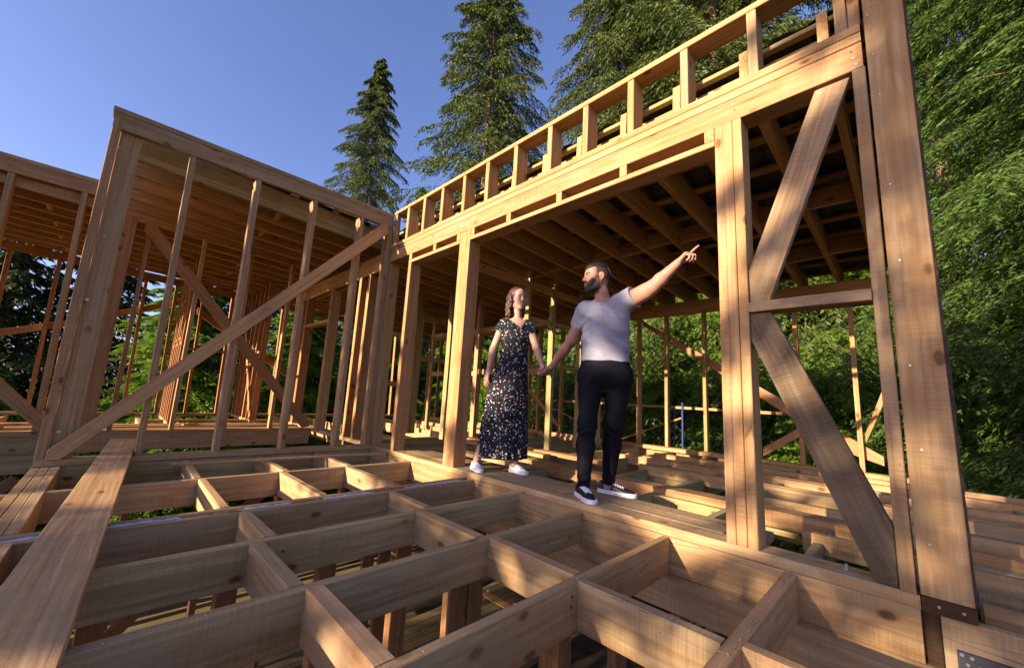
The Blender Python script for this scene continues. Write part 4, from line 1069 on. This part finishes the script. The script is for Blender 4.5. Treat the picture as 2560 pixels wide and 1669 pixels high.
def skin(name, col):
    m, nt, b = new_mat(name)
    tc = nd(nt, 'ShaderNodeTexCoord'); v = tc.outputs['Object']
    n1 = noise(nt, v, 13, 3, .6); n2 = noise(nt, v, 90, 2, .6)
    c = mix(nt, ramp(nt, n1, [(.35, 0.), (.7, 1.)]), col, (col[0] * 1.02, col[1] * .86, col[2] * .80))
    c = mix(nt, math_n(nt, 'MULTIPLY', ramp(nt, n2, [(.5, 0.), (.8, 1.)]), .2), c, (col[0] * .8, col[1] * .62, col[2] * .55))
    at = nd(nt, 'ShaderNodeAttribute', attribute_name='features')
    c = mix(nt, at.outputs['Alpha'], c, at.outputs['Color'])
    nt.links.new(c, b.inputs['Base Color']); b.inputs['Roughness'].default_value = .58; b.inputs['Specular IOR Level'].default_value = .3
    b.inputs['Subsurface Weight'].default_value = .08; b.inputs['Subsurface Radius'].default_value = (.012, .005, .003)
    b.inputs['Subsurface Scale'].default_value = 1.0
    return m
MAT_SKIN_M = skin('skin_tanned', (0.37, 0.205, 0.145))
MAT_SKIN_W = skin('skin_fair', (0.45, 0.28, 0.215))

def hairmat(name, c1, c2, sc_=(90, 90, 9), bump=.8):
    m, nt, b = new_mat(name)
    tc = nd(nt, 'ShaderNodeTexCoord')
    n1 = noise(nt, vscale(nt, tc.outputs['Object'], sc_), 1.0, 4, .65, .6)
    nt.links.new(mix(nt, ramp(nt, n1, [(.35, 0.), (.68, 1.)]), c1, c2), b.inputs['Base Color'])
    b.inputs['Roughness'].default_value = .5
    bp = nd(nt, 'ShaderNodeBump'); bp.inputs['Strength'].default_value = bump; bp.inputs['Distance'].default_value = .006
    nt.links.new(n1, bp.inputs['Height']); nt.links.new(bp.outputs[0], b.inputs['Normal'])
    return m
MAT_HAIR_M = hairmat('dark_short_hair', (.006, .005, .0045), (.018, .014, .012), (220, 220, 220), .5)
MAT_STUBBLE = hairmat('shaved_side_hair', (.10, .065, .052), (.17, .105, .083), (300, 300, 300), .3)
MAT_BEARD = hairmat('brown_beard', (.009, .006, .004), (.030, .018, .012), (220, 220, 60), .8)
MAT_HAIR_W = hairmat('brown_wavy_hair', (.022, .008, .005), (.085, .030, .016), (75, 75, 12), 1.0)
MAT_SHIRT = fabric('grey_heather_jersey', (.285, .295, .34), .10, .9, heather=.28)
MAT_JEANS = fabric('black_denim', (.0048, .0052, .0085), .3, .35, rough=.75)
MAT_SHOE_B = plain('black_leather', (.014, .015, .020), .45, 0, .3, 30, .3)
MAT_SHOE_W = plain('white_leather', (.74, .74, .76), .5, 0, .06, 20, .15)
MAT_SOLE = plain('white_rubber', (.70, .70, .71), .6, 0, .08, 20)
MAT_LACE = plain('white_lace', (.75, .75, .75), .8, 0, .05)

def flower_mat():
    m, nt, b = new_mat('black_floral_viscose')
    tc = nd(nt, 'ShaderNodeTexCoord'); v = tc.outputs['Object']
    col = (.011, .010, .014)
    def layer(c_in, sc_, rad, palette, sel_t, petals=0.0):
        vo = nd(nt, 'ShaderNodeTexVoronoi'); vo.inputs['Scale'].default_value = sc_
        nt.links.new(v, vo.inputs['Vector'])
        sep = nd(nt, 'ShaderNodeSeparateColor'); nt.links.new(vo.outputs['Color'], sep.inputs[0])
        d = vo.outputs['Distance']
        if petals: d = math_n(nt, 'ADD', d, math_n(nt, 'MULTIPLY', noise(nt, v, sc_ * 5.5, 1, .5), petals))
        msk = math_n(nt, 'MULTIPLY', ramp(nt, d, [(rad - .04, 1.), (rad + .02, 0.)]), math_n(nt, 'GREATER_THAN', sep.outputs[0], sel_t))
        pc = ramp(nt, sep.outputs[1], palette, 'CONSTANT')
        return mix(nt, msk, c_in, pc)
    col = layer(col, 92, .30, [(0., (.03, .10, .10)), (.5, (.05, .13, .14)), (.8, (.30, .26, .24))], .55)
    col = layer(col, 60, .32, [(0., (.62, .58, .55)), (.55, (.46, .17, .16)), (.7, (.70, .66, .62)), (.9, (.32, .38, .50))], .66)
    col = layer(col, 33, .42, [(0., (.66, .60, .56)), (.30, (.50, .17, .15)), (.46, (.60, .36, .32)), (.62, (.30, .36, .50)), (.78, (.68, .63, .58))], .50, .30)
    nt.links.new(col, b.inputs['Base Color']); b.inputs['Roughness'].default_value = .85; b.inputs['Specular IOR Level'].default_value = .2
    bp = nd(nt, 'ShaderNodeBump'); bp.inputs['Strength'].default_value = .5; bp.inputs['Distance'].default_value = .006
    nt.links.new(noise(nt, vscale(nt, v, (14, 14, 2.0)), 1.0, 2, .5), bp.inputs['Height']); nt.links.new(bp.outputs[0], b.inputs['Normal'])
    return m
MAT_DRESS = flower_mat()

class Person:
    def __init__(s, org, label):
        s.o = np.array([org[0], org[1], 0.0]); D = math.hypot(*org)
        s.U = np.array([org[1] / D, -org[0] / D, 0]); s.W = -np.array([org[0] / D, org[1] / D, 0])
        s.root = thing('person', label, 'person', (org[0], org[1], 0))
    def world(s, V): return s.o + V[:, :1] * s.U + V[:, 1:2] * s.W + V[:, 2:3] * np.array([0, 0, 1.])
    def local(s, P): P = np.array(P, float) - s.o; return np.array([P @ s.U, P @ s.W, P[2]])
    def part(s, name, f, mats, parent=None, it=2, paint=None, label=None):
        V, F = f.mesh(); V = smooth_mesh(V, F, it)
        V2 = s.world(V)
        me = mesh_from(name, V2, F.astype(np.int32), mats, True)
        if paint:
            ca = me.attributes.new('features', 'FLOAT_COLOR', 'POINT'); ca.data.foreach_set('color', paint(V).astype(np.float32).ravel())
        o = add(name, me, parent if parent is not None else s.root, Matrix())
        if label: o['label'] = label
        return o

def shoe(P, nm, heel, toe, ank, mat, sc_=1.0, lace=True):
    """heel, toe: centres of the sole ends on the boards (u, w)"""
    h2, t2 = np.array(heel, float), np.array(toe, float); d = unit(t2 - h2); sd = np.array([d[1], -d[0]]); L = np.linalg.norm(t2 - h2)
    lo = (min(h2[0], t2[0], ank[0]) - .09, min(h2[1], t2[1], ank[1]) - .09, -.01); hi = (max(h2[0], t2[0], ank[0]) + .09, max(h2[1], t2[1], ank[1]) + .09, .17)
    def prof(X, Y, grow=0.0):
        px, py = X - h2[0], Y - h2[1]; t = (px * d[0] + py * d[1]) / L; q = px * sd[0] + py * sd[1]
        tc_ = np.clip(t, 0, 1); hw = np.interp(tc_, [0, .25, .5, .78, 1], [.033, .033, .035, .044, .036]) * sc_ + grow
        return np.sqrt(q * q + ((t - tc_) * L) ** 2) - hw, t
    f = Field(lo, hi, .004)
    def up(X, Y, Z):
        p, t = prof(X, Y, -.001)
        top = np.interp(t, [-.2, 0, .22, .42, .62, .85, 1.1], [.092, .092, .078, .078, .066, .055, .046]) * sc_
        e = np.sqrt(np.maximum(p + .035, 0) ** 2 + np.maximum(Z - top + .035, 0) ** 2) - .035
        return np.maximum(e, .012 - Z)
    f.union(up, lo, hi, 0)
    f.carve(lambda X, Y, Z: np.sqrt((X - ank[0]) ** 2 + (Y - ank[1]) ** 2) - .040 + .25 * np.maximum(.075 - Z, 0) + 0 * Z, (ank[0] - .06, ank[1] - .06, .06), (ank[0] + .06, ank[1] + .06, .17), .006)
    o = P.part('shoe', f, mat, it=2)
    g = Field(lo, hi, .004)
    g.union(lambda X, Y, Z: np.maximum(prof(X, Y, .005)[0] + 0 * Z, np.abs(Z - .0165) - .0155), lo, hi, 0)
    P.part('sole', g, MAT_SOLE, o, it=1)
    if lace:
        k = Field(lo, hi, .003)
        for i in range(5):
            t = .36 + .085 * i; c = h2 + d * L * t; z = np.interp(t, [0, .22, .42, .62, .85, 1.1], [.092, .078, .078, .066, .055, .046]) * sc_
            for sg in (1, -1):
                a = c + sd * .022 * sg - d * .008; b_ = c - sd * .022 * sg + d * .012
                m_ = (a + b_) / 2
                k.cone((*a, z - .004), (*m_, z + .003), .0042, .0042, .001); k.cone((*m_, z + .003), (*b_, z - .006), .0042, .0042, .001)
        P.part('laces', k, MAT_LACE, o, it=1)
    return o

# ---------------------------------------------------------------- the man
man = Person((2.62, 1.65), 'bearded man in grey T-shirt and black jeans pointing to the right')
HM = Head((-.066, -.035, 1.655), (-.93, .36, -.02), (.05, 0, 1), 1.03)
f = Field((-.62, -.46, .0), (.74, .42, 1.84), .0042)
f.stack([(.84, .012, -.03, .165, .10), (.95, .012, -.03, .17, .105), (1.10, .012, -.025, .150, .095), (1.25, .012, -.025, .160, .105), (1.36, .010, -.03, .160, .10), (1.43, .005, -.035, .12, .075), (1.47, .0, -.04, .07, .055)], .03)
f.cone((-.14, -.035, 1.395), (.15, -.03, 1.45), .058, .060, .03)
f.cone((-.005, -.045, 1.44), (-.040, -.045, 1.585), .062, .056, .03)
build_head(f, HM, True)
EL, WR, HR = (-.254, -.10, 1.162), (-.438, -.28, .951), (-.532, -.34, .847)
f.cone((-.165, -.035, 1.385), EL, .055, .043, .02)
f.cone(EL, np.array(EL) * .68 + np.array(WR) * .32, .042, .043, .02); f.cone(np.array(EL) * .68 + np.array(WR) * .32, WR, .043, .027, .02)
build_hand(f, WR, np.array(HR) - np.array(WR), (-.55, -.55, .25), 1, [(38, 45, 30), (45, 50, 35), (50, 52, 35), (52, 55, 35)], .98, 1.0)
EL2, WR2, KN, TIP = (.336, .17, 1.522), (.496, .25, 1.672), (.558, .28, 1.731), (.644, .30, 1.799)
f.cone((.165, -.02, 1.452), EL2, .066, .050, .03)
f.cone((.185, .0, 1.465), (.30, .13, 1.50), .060, .056, .03)
m3 = np.array(EL2) * .68 + np.array(WR2) * .32
f.cone(EL2, m3, .048, .046, .02); f.cone(m3, WR2, .046, .029, .02)
build_hand(f, WR2, np.array(KN) - np.array(WR2), (.62, .25, -.70), -1, [(-3, 4, 4), (62, 70, 40), (70, 75, 40), (72, 75, 40)], 1.0, 1.0, .6)
for (a, b_, c_, d_) in (((-.10, -.02, .86), (-.112, .05, .50), (-.12, .055, .35), (-.125, .07, .05)), ((.115, -.03, .86), (.082, -.05, .51), (.07, -.09, .36), (.047, -.13, .05))):
    f.cone(a, b_, .082, .055, .03); f.cone(b_, c_, .055, .052, .03); f.cone(c_, d_, .052, .036, .03)
man.part('body', f, MAT_SKIN_M, paint=lambda V: features(V, HM, (.018, .012, .010), (.30, .12, .10), True))

# shirt
f = Field((-.36, -.30, .94), (.38, .28, 1.62), .0042)
f.stack([(.985, .012, -.03, .186, .122), (1.05, .010, -.028, .183, .116), (1.12, .010, -.022, .178, .110), (1.22, .012, -.02, .182, .120), (1.32, .012, -.022, .184, .124), (1.40, .010, -.028, .168, .108), (1.455, .006, -.035, .115, .082), (1.495, .0, -.04, .070, .066)], .03)
f.cone((-.145, -.035, 1.392), (-.217, -.075, 1.262), .081, .061, .04, True)
f.cone((.12, -.03, 1.44), (.222, .045, 1.492), .088, .083, .045, True)
def folds(X, Y, Z):
    t = X + .55 * (Z - 1.2)
    r_ = .0055 * np.sin(46 * (Z - .35 * X) + 7 * np.sin(9 * X + 3 * Y)) * np.exp(-((Z - 1.13) / .11) ** 2)
    r_ += .0055 * np.sin(60 * (Z + .8 * X) + 4 * np.sin(11 * X)) * np.exp(-((Z - 1.33) / .07) ** 2 - ((X - .12) / .09) ** 2)
    r_ += .0045 * np.sin(75 * (Z - .5 * X) + 5 * np.sin(14 * X)) * np.exp(-((Z - 1.27) / .06) ** 2 - ((X + .13) / .06) ** 2)
    r_ += .0030 * np.sin(38 * (X + .9 * Z) + 3 * np.sin(17 * Z)) + 0 * Y
    return r_ * np.clip((1.46 - Z) / .06, 0, 1)
f.displace(folds)
f.carve(lambda X, Y, Z: np.sqrt((X + .012 + .18 * (Z - 1.48)) ** 2 + ((Y + .015) * .95) ** 2) - .068 - .12 * (Z - 1.47), (-.15, -.2, 1.43), (.14, .15, 1.62), .008)
sh_ = man.part('t_shirt', f, MAT_SHIRT, it=2)
for z, u_ in ((1.412, -.025), (1.375, -.022)):
    k = Field((-.10, .0, 1.30), (.08, .16, 1.47), .003)
    k.ell((u_, np.interp(z, [1.37, 1.42], [.0905, .0775]), z), (.0058, .0042, .0058), 0)
    man.part('button', k, MAT_SHIRT, sh_, it=1)

# jeans
f = Field((-.26, -.26, .05), (.28, .18, 1.04), .0044)
f.stack([(.765, .012, -.03, .05, .06), (.80, .012, -.03, .11, .095), (.84, .012, -.027, .168, .110), (.89, .012, -.025, .190, .118), (.95, .012, -.028, .190, .118), (1.025, .012, -.03, .172, .108)], .03)
for (a, b_, c_, d_, rr) in (((-.098, -.02, .84), (-.112, .05, .50), (-.12, .055, .355), (-.127, .072, .070), (.098, .063, .066, .043)), ((.116, -.03, .84), (.082, -.05, .51), (.072, -.09, .365), (.048, -.130, .072), (.099, .069, .068, .045))):
    f.cone(a, b_, rr[0], rr[1], .06); f.cone(b_, c_, rr[1], rr[2], .05); f.cone(c_, d_, rr[2], rr[3], .03, True)
f.displace(lambda X, Y, Z: .0042 * np.sin(95 * Z + 9 * np.sin(16 * X) + 8 * Y) * (np.exp(-((Z - .47) / .045) ** 2) + .8 * np.exp(-((Z - .13) / .05) ** 2)) + .0028 * np.sin(50 * (Z + np.abs(X)) + 4 * np.sin(20 * X)) * np.exp(-((Z - .80) / .07) ** 2) + 0 * Y)
jn = man.part('jeans', f, MAT_JEANS, it=2)
shoe(man, 'shoe', (-.155, .045), (-.065, .235), (-.127, .073), MAT_SHOE_B)
shoe(man, 'shoe', (.005, -.155), (.215, -.075), (.045, -.135), MAT_SHOE_B)

# hair, brows, beard
def shell(H, grow, male):
    lo = H.c - .16; hi = H.c + .17
    g = Field(lo, hi, .0036)
    M = H.M(); s_ = H.sc
    for (c0, r0) in (((0, -.012, .038), (.074, .095, .088)), ((0, -.035, .02), (.070, .070, .075)), ((0, .048, .045), (.058, .040, .052))):
        g.ell(H.p(c0), (np.array(r0) + grow) * s_, .02, M)
    return g
def hloc(H, X, Y, Z):
    px, py, pz = X - H.c[0], Y - H.c[1], Z - H.c[2]; s_ = H.sc
    return tuple((px * a[0] + py * a[1] + pz * a[2]) / s_ for a in (H.x, H.y, H.z))
g = shell(HM, .0105, True)
def top_hair(X, Y, Z):
    x, y, z = hloc(HM, X, Y, Z)
    edge = .080 - 1.9 * np.maximum(-y - .060, 0) - .16 * np.maximum(y - .02, 0) + .25 * np.maximum(np.abs(x) - .05, 0)
    return (edge - z + .004 * np.sin(40 * y)) * .8
g.keep(top_hair); g.displace(lambda X, Y, Z: .0012 * np.sin(410 * X + 170 * Z + 3 * np.sin(90 * Y)) * np.sin(380 * Y + 150 * X + 2 * np.sin(120 * Z)))
man.part('hair', g, MAT_HAIR_M, it=1)
g = Field(HM.c - .16, HM.c + .16, .0036); build_head(g, HM, True); g.f -= .0018
def beard_keep(X, Y, Z):
    x, y, z = hloc(HM, X, Y, Z)
    ax = np.abs(x)
    low = z + .066 - 1.15 * np.maximum(ax - .026, 0)                       # jaw and chin
    low = np.maximum(low, .004 - y)
    side = np.maximum(np.maximum(z - .004, .050 - ax), np.maximum(y - .030 + .10 * z, .006 - y))   # strip before the ear
    must = np.maximum(np.maximum(np.abs(z + .0385) - .0060, ax - .028), .05 - y)
    cor = np.maximum(np.maximum(np.abs(ax - .030) - .0060, np.abs(z + .056) - .02), .05 - y)
    r_ = np.minimum(np.minimum(low, side), np.minimum(must, cor))
    lipcut = np.minimum(.0125 - np.abs(z + .0560), .024 - ax)
    r_ = np.maximum(r_, lipcut)
    return r_ * .9
g.keep(beard_keep); g.displace(lambda X, Y, Z: .0016 * np.sin(300 * X + 130 * Z) * np.sin(280 * Z + 90 * Y))
man.part('beard', g, MAT_BEARD, it=1)

# ---------------------------------------------------------------- the woman
wom = Person((2.64, 2.8), 'smiling woman in black floral maxi dress and white sneakers')
HW = Head((.112, -.005, 1.652), (.56, .83, -.05), (-.05, 0, 1), .95)
f = Field((-.28, -.24, .0), (.46, .52, 1.80), .0042)
f.stack([(.95, .09, 0, .13, .09), (1.13, .117, 0, .110, .083), (1.25, .118, .0, .130, .098), (1.34, .118, 0, .142, .088), (1.40, .12, -.005, .125, .070), (1.44, .122, -.01, .075, .052)], .03)
f.cone((-.01, -.01, 1.395), (.245, -.01, 1.39), .045, .045, .03)
f.cone((.122, -.015, 1.42), (.118, -.012, 1.58), .047, .043, .03)
build_head(f, HW, False)
hold = wom.local((2.637, 2.281, .959)); hold2 = wom.local((2.600, 2.228, .885))
EW = (.311, .14, 1.154)
f.cone((.25, -.01, 1.385), EW, .041, .033, .02); q = np.array(EW) * .7 + hold * .3
f.cone(EW, q, .033, .033, .02); f.cone(q, hold, .033, .021, .02)
build_hand(f, hold, hold2 - hold, (-.5, .5, -.2), 1, [(30, 40, 30), (35, 45, 30), (40, 45, 30), (42, 45, 30)], .86)
E1, W1, K1 = (-.098, .02, 1.127), (-.130, .06, .912), (-.143, .06, .843)
f.cone((-.015, -.01, 1.39), E1, .041, .034, .02); q = np.array(E1) * .7 + np.array(W1) * .3
f.cone(E1, q, .034, .033, .02); f.cone(q, W1, .033, .021, .02)
build_hand(f, W1, np.array(K1) - np.array(W1), (.75, -.5, .0), 1, [(10, 16, 12), (14, 20, 14), (18, 24, 16), (22, 26, 18)], .88, .3)
for (a, b_, c_) in (((.04, 0, .9), (-.08, .02, .5), (-.19, .035, .07)), ((.15, 0, .9), (.16, .05, .5), (.16, .075, .07))):
    f.cone(a, b_, .08, .05, .03); f.cone(b_, c_, .05, .033, .03)
wom.part('body', f, MAT_SKIN_W, paint=lambda V: features(V, HW, (.07, .035, .025), (.40, .13, .12), False))
# dress
f = Field((-.34, -.26, .08), (.42, .26, 1.50), .0046)
def pleat(th, Z):
    g_ = np.clip((1.08 - Z) / .9, 0, 1)
    return 1 + g_ * (.045 * np.sin(9 * th + 1.3 * np.sin(2 * th) + 1.5 * Z) + .022 * np.sin(19 * th + 2 * Z)) + .010 * np.sin(26 * th) * np.exp(-((Z - 1.10) / .06) ** 2)
f.stack([(.118, .043, .02, .228, .165), (.30, .046, .02, .222, .160), (.52, .055, .015, .208, .150), (.75, .068, .01, .188, .140), (.92, .084, .005, .164, .125), (1.05, .106, .0, .138, .105), (1.125, .117, .0, .124, .094), (1.16, .117, .0, .126, .096), (1.25, .118, .004, .146, .116), (1.33, .118, .0, .157, .104), (1.40, .119, -.005, .138, .084), (1.448, .121, -.01, .090, .062)], .02, pleat)
f.cone((.0, -.01, 1.395), (-.060, .012, 1.308), .058, .052, .03, True)
f.cone((.235, -.01, 1.39), (.302, .065, 1.303), .056, .050, .03, True)
f.carve(lambda X, Y, Z: np.maximum(1.338 + .85 * np.abs(X - .156) * np.where(X < .156, 1.0, 2.4) - Z, -.015 - Y), (-.02, -.03, 1.32), (.30, .2, 1.5), .006)
f.carve(lambda X, Y, Z: np.sqrt((X - .122) ** 2 + (Y + .012) ** 2) - .056 + 0 * Z, (.03, -.1, 1.40), (.22, .1, 1.5), .01)
f.displace(lambda X, Y, Z: .0028 * np.sin(70 * (Z - .7 * X) + 5 * np.sin(14 * X)) * np.exp(-((Z - 1.19) / .07) ** 2) + 0 * Y)
wom.part('dress', f, MAT_DRESS, it=2)
shoe(wom, 'shoe', (-.212, .015), (-.150, .165), (-.188, .037), MAT_SHOE_W, .88)
shoe(wom, 'shoe', (.145, .055), (.255, .165), (.162, .072), MAT_SHOE_W, .88)
# hair
g = Field(HW.c - np.array([.2, .18, .27]), HW.c + np.array([.18, .18, .16]), .004)
M_ = HW.M()
for (c0, r0) in (((0, -.014, .042), (.082, .100, .092)), ((0, -.045, .0), (.080, .068, .10))):
    g.ell(HW.p(c0), np.array(r0) * HW.sc, .02, M_)
def face_cut(X, Y, Z):
    x, y, z = hloc(HW, X, Y, Z)
    return np.maximum(np.sqrt((x / .060) ** 2 + ((z + .025) / .112) ** 2) - 1, (.028 - y) / .05) * .05
g.carve(face_cut, HW.c - .16, HW.c + .16, .01)
rr = random.Random(5)
for i in range(26):
    a = math.radians(95 + 170 * i / 25 + rr.uniform(-4, 4))       # from one temple round the back to the other
    sx, sy = math.sin(a), -math.cos(a) * -1
    ang = math.radians(-105 + 210 * i / 25)
    bx, by = .078 * math.sin(ang), -.020 - .085 * math.cos(ang)
    p = np.array([bx, by, .03]); ph = rr.uniform(0, 6)
    side_front = abs(ang) > 1.25
    n_ = 7; L = rr.uniform(.19, .235) if not side_front else rr.uniform(.18, .22)
    for j in range(n_):
        q = np.array([bx * (1 + .22 * (j + 1) / n_) + .010 * math.sin(ph + j * 1.5), by * (1 + .10 * (j + 1) / n_) + .010 * math.cos(ph + j * 1.5), .03 - L * (j + 1) / n_])
        g.cone(HW.p(p), HW.p(q), (.019 - .0012 * j) * HW.sc, (.018 - .0012 * j) * HW.sc, .007); p = q
g.displace(lambda X, Y, Z: .0019 * np.sin(190 * X + 60 * np.sin(22 * Z) * .08 + 30 * Z) * np.sin(170 * Y + 25 * Z))
wom.part('hair', g, MAT_HAIR_W, it=2)
